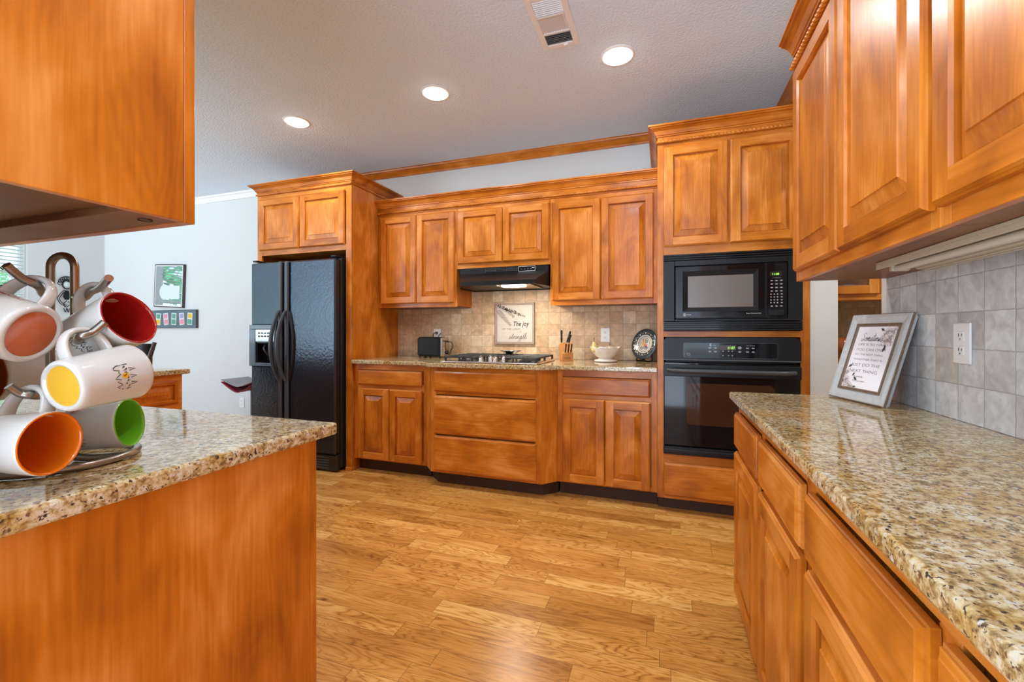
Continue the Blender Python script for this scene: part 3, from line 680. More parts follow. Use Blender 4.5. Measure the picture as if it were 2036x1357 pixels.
# ------------------------------------------------------------ run on the +X side
fr_ = Fr((.292, 0, 0), (0, -1, 0), (-1, 0, 0))     # a = -Y
ZB = .05
def rbase(label, y0, y1, drs, drz=(.660, .800), mids=()):
    t = thing('base_cabinet', label, 'cabinet', (.55, (y0+y1)/2, 0))
    mb = MB(); mb.box(.3115, XR-.001, y0, y1, ZB, .850); mb.build('carcass', 'wood_z', t)
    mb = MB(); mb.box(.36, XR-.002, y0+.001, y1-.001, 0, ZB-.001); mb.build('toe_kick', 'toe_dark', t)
    A0, A1 = -y1, -y0
    mem = [(A0, A0+.028, ZB, .850, 1), (A1-.028, A1, ZB, .850, 1), (A0+.028, A1-.028, .805, .850, 0), (A0+.028, A1-.028, .62, .68, 0), (A0+.028, A1-.028, ZB, ZB+.03, 0)]
    for q in mids: mem.append((-q-.02, -q+.02, ZB+.03, .805, 1))
    face_frame(fr_, mem, t)
    for a, b_ in drs:
        drawer(fr_, -b_, -a, drz[0], drz[1], t); door(fr_, -b_, -a, ZB+.02, .640, t)
    return t
rbase('wooden base cabinet at the doorway end of the run under the framed quote', 1.070, 2.0, [(1.556, 1.990), (1.094, 1.512)], mids=(1.534,))
rbase('wooden base cabinet with the widest drawer beneath the nearer half of the granite', .135, 1.068, [(.612, 1.046), (.160, .588)], mids=(.60,))
rbase('wooden base cabinet nearest the room entrance under the long granite top', -1.19, .133, [(-.36, .11)], mids=())
fw = Fr((.492, 0, 0), (0, -1, 0), (-1, 0, 0))
def rwall(label, y0, y1, doors):
    t = thing('wall_cabinet', label, 'cabinet', (.64, (y0+y1)/2, 1.33)); A0, A1 = -y1, -y0
    mb = MB(); mb.box(.5115, XR-.001, y0, y1, 1.335, ZT); mb.build('carcass', 'wood_z', t)
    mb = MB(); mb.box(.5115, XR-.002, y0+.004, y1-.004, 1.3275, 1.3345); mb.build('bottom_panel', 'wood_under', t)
    face_frame(fw, [(A0, A0+.03, 1.3265, ZT, 1), (A1-.03, A1, 1.3265, ZT, 1), (A0+.03, A1-.03, 1.3265, 1.385, 0), (A0+.03, A1-.03, 2.10, ZT, 0), (-((doors[0][0]+doors[-1][1])/2)-.03, -((doors[0][0]+doors[-1][1])/2)+.03, 1.385, 2.10, 1)], t)
    for a, b_ in doors: door(fw, -b_, -a, 1.362, 2.132, t, .021, .056)
    return t
rwall('two-door wooden wall cabinet at the doorway end above the framed quote', 1.040, 1.985, [(1.500, 1.950), (1.052, 1.496)])
rwall('two-door wooden wall cabinet above the middle of the long granite top', .090, 1.038, [(.570, 1.028), (.105, .566)])
rwall('two-door wooden wall cabinet nearest the room entrance', -.86, .088, [(-.38, .076), (-.85, -.384)])
t = thing('crown_molding', 'stained crown with thick rope bead above the wall cabinets over the framed quote', 'molding', (.49, .6, 2.2))
mb = MB(); mb.box(.486, .492, -.86, 1.985, 2.150, ZT+.008); mb.build('frieze', 'wood_y', t)
crown([(.486, -.86), (.486, 1.985)][::-1], ZT+.006, 'crown', t, 'wood_y')
rope((.478, 1.984, 2.168), (.478, -.86, 2.168), t, 0, .0085)

# ------------------------------------------------------------ peninsula and its wall cabinet
fp = Fr((0, .845, 0), (-1, 0, 0), (0, 1, 0))
def pen(label, x0, x1, first):
    t = thing('base_cabinet', label, 'cabinet', ((x0+x1)/2, .55, 0))
    mb = MB(); mb.box(x0, x1-(.0215 if first else 0), .237, .8255, .10, .870); mb.build('carcass', 'wood_z', t)
    mb = MB(); mb.box(x0, x1-(.03 if first else 0), .24, .77, 0, .099); mb.build('toe_kick', 'toe_dark', t)
    if first: mb = MB(); mb.box(x1-.021, x1, .237, .8255, 0, .870, 0, .1, .001); mb.build('end_panel', 'wood_z', t)
    A0, A1 = -x1, -x0
    face_frame(fp, [(A0, A0+.04, .10 if not first else 0, .870, 1), (A1-.04, A1, .10, .870, 1), (A0+.04, A1-.04, .82, .87, 0), (A0+.04, A1-.04, .10, .13, 0), (A0+.04, A1-.04, .66, .71, 0)], t)
    c = (A0+A1)/2
    for a, b_ in ((A0+.03, c-.002), (c+.002, A1-.03)): drawer(fp, a, b_, .700, .835, t); door(fp, a, b_, .115, .675, t)
pen('wooden base cabinet under the mug tree, plain end panel showing', -1.72, -.800, True)
pen('wooden base cabinet second from the mug tree end of its counter', -2.65, -1.722, False)
fq = Fr((0, .551, 0), (-1, 0, 0), (0, 1, 0))
t = thing('wall_cabinet', 'wooden wall cabinet hanging over the mug tree, plain side showing', 'cabinet', (-1.2, .4, 1.323))
mb = MB(); mb.box(-1.70, -.812, .237, .5315, 1.345, 2.30); mb.build('carcass', 'wood_z', t)
mb = MB(); mb.box(-.8115, -.796, .237, .5315, 1.3235, 2.30, 0, .0, .001); mb.build('side_panel', 'wood_z', t)
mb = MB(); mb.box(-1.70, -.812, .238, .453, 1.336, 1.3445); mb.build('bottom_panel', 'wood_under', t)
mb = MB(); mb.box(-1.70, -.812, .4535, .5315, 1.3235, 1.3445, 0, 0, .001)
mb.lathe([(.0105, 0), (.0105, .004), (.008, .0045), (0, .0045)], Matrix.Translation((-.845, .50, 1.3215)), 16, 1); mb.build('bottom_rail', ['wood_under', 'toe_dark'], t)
face_frame(fq, [(.796, .836, 1.3225, 2.30, 1), (1.66, 1.70, 1.3225, 2.30, 1), (.836, 1.66, 1.3225, 1.365, 0), (.836, 1.66, 2.2, 2.30, 0)], t)
door(fq, .822, 1.245, 1.352, 2.22, t); door(fq, 1.249, 1.675, 1.352, 2.22, t)

# ------------------------------------------------------------ refrigerator
t = thing('refrigerator', 'black textured side-by-side refrigerator with an ice dispenser', 'refrigerator', (-2.9, 3.1, 0))
mb = MB(); mb.box(-3.350, -2.462, 2.864, 3.50, .03, 1.728, 0, 0, .004); mb.build('case', 'fridge_case', t)
mb = MB(); x0, x1, y0, y1 = -3.352, -2.974, 2.792, 2.856
mb.box(x0, x1, y0, y1, 1.185, 1.716, 0, 0, .010); mb.box(x0, x1, y0, y1, .150, .838, 0, 0, .010)
mb.box(x0+.0, -3.285, y0, y1, .83, 1.19, 0, 0, .004); mb.box(-3.075, x1, y0, y1, .83, 1.19, 0, 0, .004); mb.box(-3.286, -3.074, y0, y1, 1.03, 1.19, 0, 0, .002)
mb.box(-3.29, -3.07, y1-.006, y1, .83, 1.04)
d = mb.build('door', 'fridge_door', t)
mb = MB(); mb.box(-2.967, -2.460, 2.792, 2.856, .150, 1.716, 0, 0, .012); mb.build('door', 'fridge_door', t)
mb = MB()
for x in (-3.012, -2.943): mb.box(x-.020, x+.020, 2.770, 2.7925, .152, 1.714, 0, 0, .008)
mb.build('edge_trim', 'fridge_trim', t)
mb = MB()
mb.box(-3.362, -3.05, 2.780, 2.7915, 1.150, 1.188, 0, 0, .004); mb.box(-3.362, -3.293, 2.780, 2.7915, .838, 1.149, 0, 0, .003)
mb.box(-3.0735, -3.05, 2.780, 2.7915, .838, 1.149, 0, 0, .003); mb.box(-3.292, -3.074, 2.780, 2.7915, .838, .866, 0, 0, .003)
dp = mb.build('dispenser', 'dispenser_trim', t)
mb = MB(); mb.box(-3.292, -3.0745, 2.784, 2.7905, 1.045, 1.149, 0, 0, .002)
for i in range(5):
    for k in range(2): mb.box(-3.262+i*.034, -3.240+i*.034, 2.782, 2.785, 1.085+k*.026, 1.098+k*.026, 1)
mb.build('control_panel', ['steel', 'dark_grey'], dp)
mb = MB(); mb.box(-3.283, -3.077, 2.846, 2.849, .868, 1.03); mb.box(-3.283, -3.077, 2.795, 2.846, .866, .874); mb.build('recess', 'black_gloss', dp)
mb = MB()
for x in (-3.215, -3.135): mb.tube([(x-.02, 2.83, 1.015), (x, 2.80, .985), (x+.008, 2.805, .965), (x+.01, 2.835, .93)], .009, 8)
mb.build('paddle', 'dark_grey', dp)
for sx, xc in ((-1, -3.012), (1, -2.943)):
    mb = MB(); P = []; R_ = []
    for i in range(25):
        q = i/24; z = 1.305-q*.585; b_ = math.sin(PI*q)**.75; P.append((xc-.028*b_, 2.772-.062*b_, z)); R_.append(.011+.006*math.sin(PI*q))
    mb.tube(P, R_, 10); h = mb.build('handle', 'fridge_trim', t)
    mb = MB(); rg = []
    for i in range(25):
        q = i/24; z = 1.30-q*.575; b_ = math.sin(PI*q)**.8; x = xc+sx*(.012+.050*b_)
        rg.append([(x-.013, 2.7915, z), (x-.010, 2.778, z), (x+.010, 2.778, z), (x+.013, 2.7915, z)])
    mb.loft(rg, 0, 0, True, False, True, True); mb.build('grip_surround', 'black_satin', h)
mb = MB(); mb.box(-3.350, -2.466, 2.815, 2.863, .012, .142, 0, 0, .008)
for i in range(5): mb.box(-3.33, -2.54, 2.811, 2.816, .028+i*.021, .037+i*.021, 1, 0, .002)
mb.build('grille', ['black_plastic', 'dark_grey'], t)
for x in (-3.325, -2.492): mb = MB(); mb.box(x-.025, x+.025, 2.805, 2.90, 1.7285, 1.742, 0, 0, .004); mb.build('hinge_cover', 'black_satin', t)
mb = MB()
for x in (-3.30, -2.52):
    for y in (2.9, 3.45): mb.lathe([(0, 0), (.02, 0), (.02, .03), (0, .03)], Matrix.Translation((x, y, .0005)), 12)
mb.build('foot', 'black_plastic', t)

# ------------------------------------------------------------ microwave and wall oven
def flatY(y):      # surface facing -Y at depth y
    return lambda a, b_: (a, y, b_)
def pill_rows(mb, y, x0, dx, nx, z0, dz, nz, w_, h_, m):
    for i in range(nx):
        for k in range(nz): poly(mb, circ(x0+i*dx, z0-k*dz, w_, h_, 6), flatY(y), m)
t = thing('microwave', 'black built-in microwave with a louvered trim frame', 'microwave', (.37, 3.0, 1.14))
mb = MB()
y0, y1 = 2.876, 2.8995
mb.box(-.003, .062, y0, y1, 1.194, 1.568, 0, 0, .002); mb.box(.671, .745, y0, y1, 1.194, 1.568, 0, 0, .002)
mb.box(.062, .671, y0, y1, 1.534, 1.568, 0, 0, .002); mb.box(.062, .671, y0, y1, 1.194, 1.207, 0, 0, .002)
for z0, n_ in ((1.5685, 3), (1.137, 4)):
    mb.box(-.003, .745, y0+.012, y1, z0, z0+n_*.0136, 1)
    for i in range(n_): mb.box(-.003, .745, y0-.003, y0+.012, z0+i*.0136+.001, z0+i*.0136+.0095, 0, 0, .002)
mb.build('trim_frame', ['black_satin', 'black_gloss'], t)
fm_ = Fr((0, 2.874, 0), (1, 0, 0), (0, -1, 0))
mb = MB(); mb.box(.070, .665, 2.880, 3.30, 1.209, 1.531); mb.build('case', 'black_satin', t)
mb = MB(); rings_rect(mb, fm_, .066, .552, 1.212, 1.529, [(0, -.005), (0, .004), (.003, .007)], 0, 0)
o_ = [(.069, 1.215), (.549, 1.215), (.549, 1.526), (.069, 1.526)]; i_ = [(.108, 1.252), (.520, 1.252), (.520, 1.500), (.108, 1.500)]; j_ = [(.139, 1.278), (.495, 1.278), (.495, 1.469), (.139, 1.469)]
for A, B, d0, d1, m_ in ((o_, i_, .007, .007, 0), (i_, j_, .007, -.004, 1)):
    for k in range(4):
        q = (k+1) % 4; mb.quad(fm_.p(*A[k], d0), fm_.p(*A[q], d0), fm_.p(*B[q], d1), fm_.p(*B[k], d1), m_)
dr = mb.build('door', ['black_gloss', 'black_satin'], t)
mb = MB(); mb.quad(*[fm_.p(a, z, -.004) for a, z in j_]); mb.build('window', 'window_mesh', dr)
mb = MB(); F = flatY(2.874-.0074); ribbon(mb, circ(.120, 1.233, .0075, n=18)+[(.1275, 1.233)], F, .0009); cursive(mb, 'e', F, .1165, 1.2305, .006, .0006)
put_text(mb, 'Profile', F, .134, 1.2305, height=.0062); put_text(mb, 'Sensor Microwave Oven', F, .535, 1.236, width=.078, height=.0055, align='r')
mb.build('lettering', 'ink_white', dr)
mb = MB(); mb.box(.558, .666, 2.867, 2.879, 1.214, 1.527, 0, 0, .003); cp = mb.build('control_panel', 'black_gloss', t)
mb = MB(); F = flatY(2.8664); poly(mb, [(.578, 1.450), (.640, 1.450), (.640, 1.478), (.578, 1.478)], flatY(2.8667), 1); put_text(mb, '11:08', F, .608, 1.458, width=.034, height=.011, align='c'); mb.build('clock_display', ['display_green', 'black_plastic'], cp)
mb = MB(); pill_rows(mb, 2.8664, .588, .024, 3, 1.425, .020, 4, .0075, .0038, 0); pill_rows(mb, 2.8664, .584, .0165, 3, 1.347, .0165, 4, .0042, .0042, 0); pill_rows(mb, 2.8664, .638, .02, 1, 1.347, .0165, 4, .006, .0035, 0); pill_rows(mb, 2.8664, .588, .024, 3, 1.278, .02, 1, .007, .004, 0)
put_text(mb, 'CONVENIENCE', F, .612, 1.439, width=.045, height=.003, align='c'); mb.build('button', 'button_print', cp)
mb = MB(); mb.box(.574, .650, 2.8625, 2.8668, 1.224, 1.256, 0, 0, .002); mb.build('open_button', 'black_satin', cp)

t = thing('wall_oven', 'black single wall oven below the microwave', 'oven', (.37, 3.0, .37))
mb = MB(); mb.box(.010, .725, 2.9205, 3.46, .372, 1.0955); mb.build('case', 'black_satin', t)
mb = MB(); pts = [(-.003, .958), (.737, .958)]
for k in range(7): a = k/6*PI/2; pts.append((.737-.03+.03*math.cos(a), 1.0925-.03+.03*math.sin(a)))
for k in range(7): a = PI/2+k/6*PI/2; pts.append((-.003+.03+.03*math.cos(a), 1.0925-.03+.03*math.sin(a)))
n = len(pts)
mb.add([(a, 2.874, z) for a, z in pts]+[(a, 2.8995, z) for a, z in pts], [list(range(n)), [n+i for i in range(n)][::-1]]+[(i, (i+1) % n, n+(i+1) % n, n+i) for i in range(n)])
cp = mb.build('control_panel', 'black_satin', t)
mb = MB(); mb.box(-.003, .737, 2.866, 2.8735, .952, .962, 0, 0, .003); mb.build('trim_strip', 'dark_grey', cp)
def rrect(x0, x1, z0, z1, r, n=5):
    out = []
    for cx_, cz_, a0 in ((x1-r, z0+r, -PI/2), (x1-r, z1-r, 0), (x0+r, z1-r, PI/2), (x0+r, z0+r, PI)):
        for k in range(n+1): a = a0+k/n*PI/2; out.append((cx_+r*math.cos(a), cz_+r*math.sin(a)))
    return out
mb = MB(); q = rrect(.112, .620, .972, 1.062, .012); poly(mb, q, flatY(2.8734), 0); ribbon(mb, q+[q[0]], flatY(2.8732), .0012, 1); mb.build('glass_panel', ['black_gloss', 'dark_grey'], cp)
mb = MB(); F = flatY(2.8728); poly(mb, [(.318, 1.020), (.402, 1.020), (.402, 1.048), (.318, 1.048)], flatY(2.8731), 1); put_text(mb, '11:07', F, .379, 1.026, width=.036, height=.015, align='c'); mb.build('clock_display', ['display_green', 'frame_dark'], cp)
mb = MB(); ribbon(mb, circ(.142, .992, .0075, n=16)+[(.1495, .992)], F, .0009)
for i, x in enumerate((.262, .292, .464, .494)):
    for z in (1.032, 1.010): poly(mb, circ(x, z, .009, .0045, 6), F)
for x in (.334, .364, .384):
    for z in (1.010, .990): poly(mb, [(x-.005, z), (x+.005, z), (x, z+(.008 if z > 1 else -.008))], F)
poly(mb, circ(.423, 1.034, .010, .009, 12), F); poly(mb, circ(.423, 1.010, .009, .005, 8), F); put_text(mb, 'OVEN CONTROLS', F, .480, 1.045, width=.045, height=.004, align='c'); mb.build('button', 'button_print', cp)
mb = MB(); poly(mb, [(.268+.008*math.cos(a), 1.051+.008*math.sin(a)) for a in [PI*.35+PI*1.25*k/9 for k in range(10)]]+[(.270+.005*math.cos(a), 1.051+.005*math.sin(a)) for a in [PI*1.6-PI*1.25*k/9 for k in range(10)]], F); put_text(mb, 'CLEAN', F, .276, 1.045, width=.018, height=.004); mb.build('emblem', 'display_blue', cp)
mb = MB(); fo_ = Fr((0, 2.872, 0), (1, 0, 0), (0, -1, 0))
mb.box(.0, .735, 2.874, 2.913, .426, .942, 0, 0, .004)
dr = mb.build('door', 'black_gloss', t)
mb = MB(); mb.box(-.003, .738, 2.868, 2.8738, .855, .928, 0, 0, .003); mb.build('top_band', 'black_satin', dr)
mb = MB(); q = rrect(.130, .606, .560, .815, .03); poly(mb, q, flatY(2.8732)); mb.build('window', 'oven_glass', dr)
mb = MB(); P = []; R_ = []
for i in range(31):
    q = i/30; e = min(q, 1-q); y = 2.868-.055*min(1, e/.10)**.5 if e < .10 else 2.813; P.append((.024+q*.680, y, .893)); R_.append(.0135)
mb.tube(P, R_, 12); mb.build('handle', 'dark_grey', dr)
mb = MB(); mb.box(-.003, .738, 2.876, 2.8995, .368, .420, 0, 0, .004); mb.box(.0, .735, 2.868, 2.8757, .380, .404, 0, 0, .004); mb.build('bottom_vent', 'black_satin', t)

# ------------------------------------------------------------ range hood
t = thing('range_hood', 'black under-cabinet range hood with its light on', 'range hood', (-1.2, 3.3, 1.48))
X0, X1 = -1.598, -.834
prof = [(3.535, 1.646), (3.236, 1.646), (3.233, 1.598), (3.215, 1.590), (3.062, 1.520), (3.052, 1.514), (3.050, 1.484), (3.056, 1.482)]
X0 = -1.583
ti = lambda y, a: a*max(0, (3.236-y)/.186)
L_ = [(X0+ti(y, .095), y, z) for y, z in prof]; R2_ = [(X1-ti(y, .050), y, z) for y, z in prof]
mb = MB(); mb.loft([L_, R2_], 0, 0, False, False)
for Q, X in ((L_, X0), (R2_, X1)): mb.add(Q+[(X, 3.236, 1.482), (X, 3.535, 1.482)], [(0, 1, 2, 8, 9), (2, 3, 4, 5, 6, 7, 8)])
mb.quad((X0, 3.535, 1.646), (X1, 3.535, 1.646), (X1, 3.535, 1.482), (X0, 3.535, 1.482))
mb.add([(X0+.098, 3.058, 1.489), (X1-.053, 3.058, 1.489), (X1-.002, 3.236, 1.489), (X1-.002, 3.533, 1.489), (X0+.002, 3.533, 1.489), (X0+.002, 3.236, 1.489)], [list(range(6))])
mb.build('shell', 'black_satin', t)
mb = MB()
for i in range(3):
    x = -1.345+i*.088
    mb.box(x, x+.080, 3.2285, 3.232, 1.606, 1.638)
    for k in range(4): mb.box(x+.002, x+.078, 3.226, 3.229, 1.609+k*.0075, 1.612+k*.0075, 1)
for i in range(4): mb.box(-1.3515+i*.088, -1.3475+i*.088, 3.225, 3.233, 1.604, 1.640, 1)
mb.build('louver', ['black_gloss', 'dark_grey'], t)
mb = MB(); q = rrect(-1.075, -.940, 1.603, 1.639, .003); poly(mb, q, flatY(3.2325), 0); ribbon(mb, q+[q[0]], flatY(3.2318), .0012, 1)
for i in range(4): poly(mb, circ(-1.05+i*.026, 1.620, .009, .006, 6), flatY(3.2317), 2)
poly(mb, [(-.965, 1.624), (-.948, 1.624), (-.948, 1.630), (-.965, 1.630)], flatY(3.2316), 1); mb.build('control_panel', ['black_gloss', 'ink_white', 'dark_grey'], t)
mb = MB(); mb.box(-1.20, -.93, 3.08, 3.40, 1.484, 1.4885); 
for x in (-1.205, -.93): mb.box(x, x+.008, 3.08, 3.40, 1.478, 1.4885, 1)
mb.build('filter', ['filter_mesh', 'steel'], t)
mb = MB(); mb.box(-1.165, -.99, 3.085, 3.165, 1.470, 1.4835, 0, 0, .004); mb.build('lamp_lens', 'hood_lens', t)
l = bpy.data.lights.new('hood_lamp', 'AREA'); l.shape = 'RECTANGLE'; l.size = .16; l.size_y = .07; l.energy = 5.2; l.color = (1, .86, .66)
o = bpy.data.objects.new('hood_lamp', l); C.objects.link(o); o.location = (-1.075, 3.125, 1.467); o.parent = t; o.matrix_parent_inverse = Matrix.Translation(t.location).inverted()

# ------------------------------------------------------------ cooktop and the things on the back counter
ZC = .9025
t = thing('cooktop', 'stainless steel gas cooktop with black cast iron grates', 'cooktop', (-1.18, 3.1, ZC))
mb = MB(); mb.box(-1.540, -.812, 2.845, 3.36, ZC, ZC+.010, 0, 0, .004); mb.box(-1.515, -.837, 2.87, 3.335, ZC+.0102, ZC+.0125); mb.build('tray', 'bright_steel', t)
for cx_ in (-1.41, -.94):
    for cy_ in (2.98, 3.23):
        mb = MB(); M = Matrix.Translation((cx_, cy_, ZC+.0126)); mb.lathe([(0, 0), (.045, 0), (.045, .008), (.030, .010), (.030, .016), (0, .018)], M, 20); mb.build('burner', 'cast_iron', t)
mb = MB(); M = Matrix.Translation((-1.175, 3.20, ZC+.0126)); mb.lathe([(0, 0), (.05, 0), (.05, .008), (.034, .010), (.034, .016), (0, .018)], M, 20); mb.build('burner', 'cast_iron', t)
for (gx0, gx1) in ((-1.530, -1.30), (-1.055, -.822)):
    mb = MB(); z = ZC+.036
    for yy in (2.872, 3.335): mb.box(gx0, gx1, yy-.007, yy+.007, z, z+.012, 0, 0, .003)
    for xx in (gx0+.007, gx1-.007): mb.box(xx-.007, xx+.007, 2.872, 3.335, z, z+.012, 0, 0, .003)
    for k in range(1, 6): yy = 2.872+k*.463/6; mb.box(gx0, gx1, yy-.005, yy+.005, z+.002, z+.014, 0, 0, .002)
    xm = (gx0+gx1)/2; mb.box(xm-.005, xm+.005, 2.872, 3.335, z+.002, z+.014, 0, 0, .002)
    for xx in (gx0+.007, gx1-.007):
        for yy in (2.876, 3.10, 3.331): mb.box(xx-.007, xx+.007, yy-.007, yy+.007, ZC+.0126, z+.002, 0, 0, .002)
    mb.build('grate', 'cast_iron', t)
mb = MB(); z = ZC+.036
for yy in (3.09, 3.335): mb.box(-1.290, -1.065, yy-.007, yy+.007, z, z+.012, 0, 0, .003)
for xx in (-1.283, -1.23, -1.178, -1.126, -1.072): mb.box(xx-.006, xx+.006, 3.09, 3.335, z, z+.012, 0, 0, .003)
for xx in (-1.283, -1.072):
    for yy in (3.094, 3.331): mb.box(xx-.007, xx+.007, yy-.007, yy+.007, ZC+.0126, z+.002, 0, 0, .002)
mb.build('grate', 'cast_iron', t)
for kx, ky in ((-1.255, 2.905), (-1.225, 3.02), (-1.14, 2.90), (-1.12, 3.02)):
    mb = MB(); M = Matrix.Translation((kx, ky, ZC+.0126)); mb.lathe([(0, 0), (.021, 0), (.021, .004), (.016, .008), (.0145, .026), (.012, .029), (0, .0295)], M, 18)
    mb.box(kx-.004, kx+.004, ky-.016, ky+.016, ZC+.038, ZC+.052, 0, 0, .002); mb.build('knob', 'bright_steel', t)
t = thing('metal_dish', 'small flared stainless dish resting on the cooktop grate', 'dish', (-1.14, 3.24, ZC+.0505))
mb = MB(); M = Matrix.Translation((-1.14, 3.24, ZC+.0505)); mb.lathe([(0, 0), (.035, 0), (.040, .003), (.058, .018), (.088, .028), (.092, .030), (.087, .031), (.055, .021), (.036, .006), (0, .004)], M, 32); mb.build('dish_body', 'bright_steel', t)

t = thing('toaster', 'black and steel toaster on the granite counter', 'toaster', (-1.91, 3.385, ZC), (0, 0, .06))
mb = MB(); mb.box(-.125, .092, -.078, .078, .014, .182, 0, 0, .016); mb.build('shell', 'black_satin', t, True)
mb = MB(); mb.box(.0925, .112, -.072, .072, .016, .178, 0, 0, .006); mb.box(.1125, .1135, -.004, .004, .06, .15, 1); e = mb.build('end_panel', ['steel', 'black_gloss'], t, True)
mb = MB(); mb.box(.112, .138, -.016, .016, .140, .150, 0, 0, .004); mb.build('lever', 'black_plastic', t, True)
mb = MB(); mb.lathe([(0, .016), (.015, .016), (.017, 0), (0, 0)], Matrix.Translation((.1125, .02, .045)) @ Matrix.Rotation(PI/2, 4, 'Y'), 18); mb.build('dial', 'black_plastic', t, True)
mb = MB()
for i in range(3): mb.lathe([(0, .003), (.005, .003), (.006, 0), (0, 0)], Matrix.Translation((.1125, -.032, .040+i*.020)) @ Matrix.Rotation(PI/2, 4, 'Y'), 10)
mb.build('button', 'ceramic_white', t, True)
mb = MB()
for yy in (-.035, .035): mb.box(-.105, .075, yy-.014, yy+.014, .1822, .1835, 0)
mb.build('slot', 'black_gloss', t, True)
mb = MB()
for xx in (-.105, -.06, .085):
    for yy in (-.055, .055): mb.lathe([(0, .0005), (.007, .0005), (.009, .015), (0, .015)], Matrix.Translation((xx, yy, 0)), 10)
mb.build('foot', 'black_plastic', t, True)
mb = MB(); mb.tube([(.113, .055, .135), (.135, .06, .140), (.152, .062, .115), (.150, .064, .085), (.130, .068, .062), (.12, .09, .05), (.10, .105, .02), (.02, .12, .03), (.0, .14, .10), (-.028, .155, .16), (-.03, .160, .19), (-.005, .150, .212), (.0, .152, .212)], .0034, 8); mb.build('cord', 'black_plastic', t, True)

def outlet(label, M, plug=False):
    t = thing('wall_outlet', label, 'outlet', tuple(M.to_translation()), M.to_euler()); bpy_update(t)
    mb = MB(); mb.box(-.037, .037, -.006, 0, -.057, .057, 0, 0, .0035); mb.build('cover_plate', 'white_plastic', t, True)
    for z in (.020, -.020):
        mb = MB(); mb.box(-.0155, .0155, -.0085, -.006, z-.0135, z+.0135, 0, 0, .002)
        for x, h_ in ((-.006, .0045), (.006, .0036)): mb.box(x-.0012, x+.0012, -.0089, -.0084, z+.003-h_, z+.003+h_, 1)
        mb.add([(.0025*math.cos(a), -.0089, z-.008+.0025*math.sin(a)) for a in [k*PI/4 for k in range(8)]], [list(range(8))], 1); mb.build('socket', ['white_plastic', 'ink'], t, True)
    if plug:
        mb = MB(); mb.box(-.012, .012, -.026, -.0092, .008, .030, 0, 0, .004); mb.tube([(0, -.024, .019), (-.014, -.034, .018), (-.024, -.036, .004), (-.028, -.034, -.03), (-.03, -.03, -.055)], .004, 8); mb.build('plug', 'black_plastic', t, True)
outlet('white duplex outlet on the tile behind the toaster with a black plug', Matrix.Translation((-1.965, 3.5492, 1.100)), True)
outlet('white duplex outlet on the tan tile above the colander bowl', Matrix.Translation((-.445, 3.5492, 1.102)))
outlet('white duplex outlet on the grey tile behind the framed quote', Matrix.Translation((.7762, 1.534, 1.098)) @ Matrix.Rotation(-PI/2, 4, 'Z'))
outlet('white duplex outlet low on the painted wall beside the refrigerator', Matrix.Translation((-4.405, 3.559, .345)))

# sign
t = thing('wall_sign', 'framed white wooden sign with a fir branch hanging over the cooktop', 'sign', (-1.21, 3.535, 1.2))
fs = Fr((0, 3.535, 0), (1, 0, 0), (0, -1, 0)); sx0, sx1, sz0, sz1 = -1.389, -1.032, 1.024, 1.379
mb = MB(); b_ = .018
for a in ((sx0, sx1, sz1-b_, sz1), (sx0, sx1, sz0, sz0+b_), (sx0, sx0+b_, sz0+b_, sz1-b_), (sx1-b_, sx1, sz0+b_, sz1-b_)): fs.box(mb, *a, -.012, .012, 0, rt(), .0015)
mb.build('frame', 'frame_taupe', t)
mb = MB(); fs.box(mb, sx0+b_, sx1-b_, sz0+b_, sz1-b_, -.010, .002); bd = mb.build('board', 'board_white', t)
F = flatY(3.5325); W_ = sx1-sx0
SX = lambda q: sx0+(q-240)/(985-240)*W_; SZ = lambda q: sz1-(q-215)/(1015-215)*(sz1-sz0)
mb = MB(); rnd = random.Random(5)
def sprig(x0, y0, x1, y1, n, L, col, w_=.0011, spread=.9, bend=.1):
    dx, dy = x1-x0, y1-y0; l = math.hypot(dx, dy); ux, uy = dx/l, dy/l
    ribbon(mb, [(SX(x0), SZ(y0)), (SX((x0+x1)/2), SZ((y0+y1)/2+bend*40)), (SX(x1), SZ(y1))], F, w_, col)
    for i in range(n):
        q = i/n; bx, by = x0+dx*q, y0+dy*q+bend*40*4*q*(1-q)*.5; ll = L*(1-.5*q)*rnd.uniform(.8, 1.1)
        for sg in (-1, 1):
            a = math.atan2(uy, ux)+sg*spread; ex, ey = bx+math.cos(a)*ll, by+math.sin(a)*ll
            px, py = -math.sin(a)*5, math.cos(a)*5
            poly(mb, [(SX(bx), SZ(by)), (SX((bx+ex)/2+px), SZ((by+ey)/2+py)), (SX(ex), SZ(ey)), (SX((bx+ex)/2-px), SZ((by+ey)/2-py))], F, col)
sprig(290, 355, 545, 665, 15, 75, 0); sprig(430, 330, 610, 500, 9, 62, 1)
sprig(285, 275, 820, 490, 16, 60, 1, .0016)
for k in range(60):
    q = rnd.random(); x = 300+q*400+rnd.uniform(-20, 20); y = 275+q*165+rnd.uniform(-26, 26); poly(mb, circ(SX(x), SZ(y), rnd.uniform(.003, .006), n=6), F, 1)
mb.build('fir_branch', ['ink', 'ink_brown'], bd)
mb = MB(); put_text(mb, 'The joy', F, SX(590), SZ(665), width=W_*300/745, height=.038, m=0, shear=.25, offset=.018)
put_text(mb, 'OF THE LORD', F, SX(370), SZ(745), width=W_*345/745, height=.016, m=1); put_text(mb, 'is my', F, SX(665), SZ(785), width=.040, height=.009, m=1, shear=.3)
cursive(mb, 'strength', F, SX(505), SZ(915), .0245, .0013, 0, .3); put_text(mb, 'Nehemiah', F, SX(750), SZ(940), width=.04, height=.005, m=1)
mb.build('lettering', ['ink', 'ink_grey'], bd)

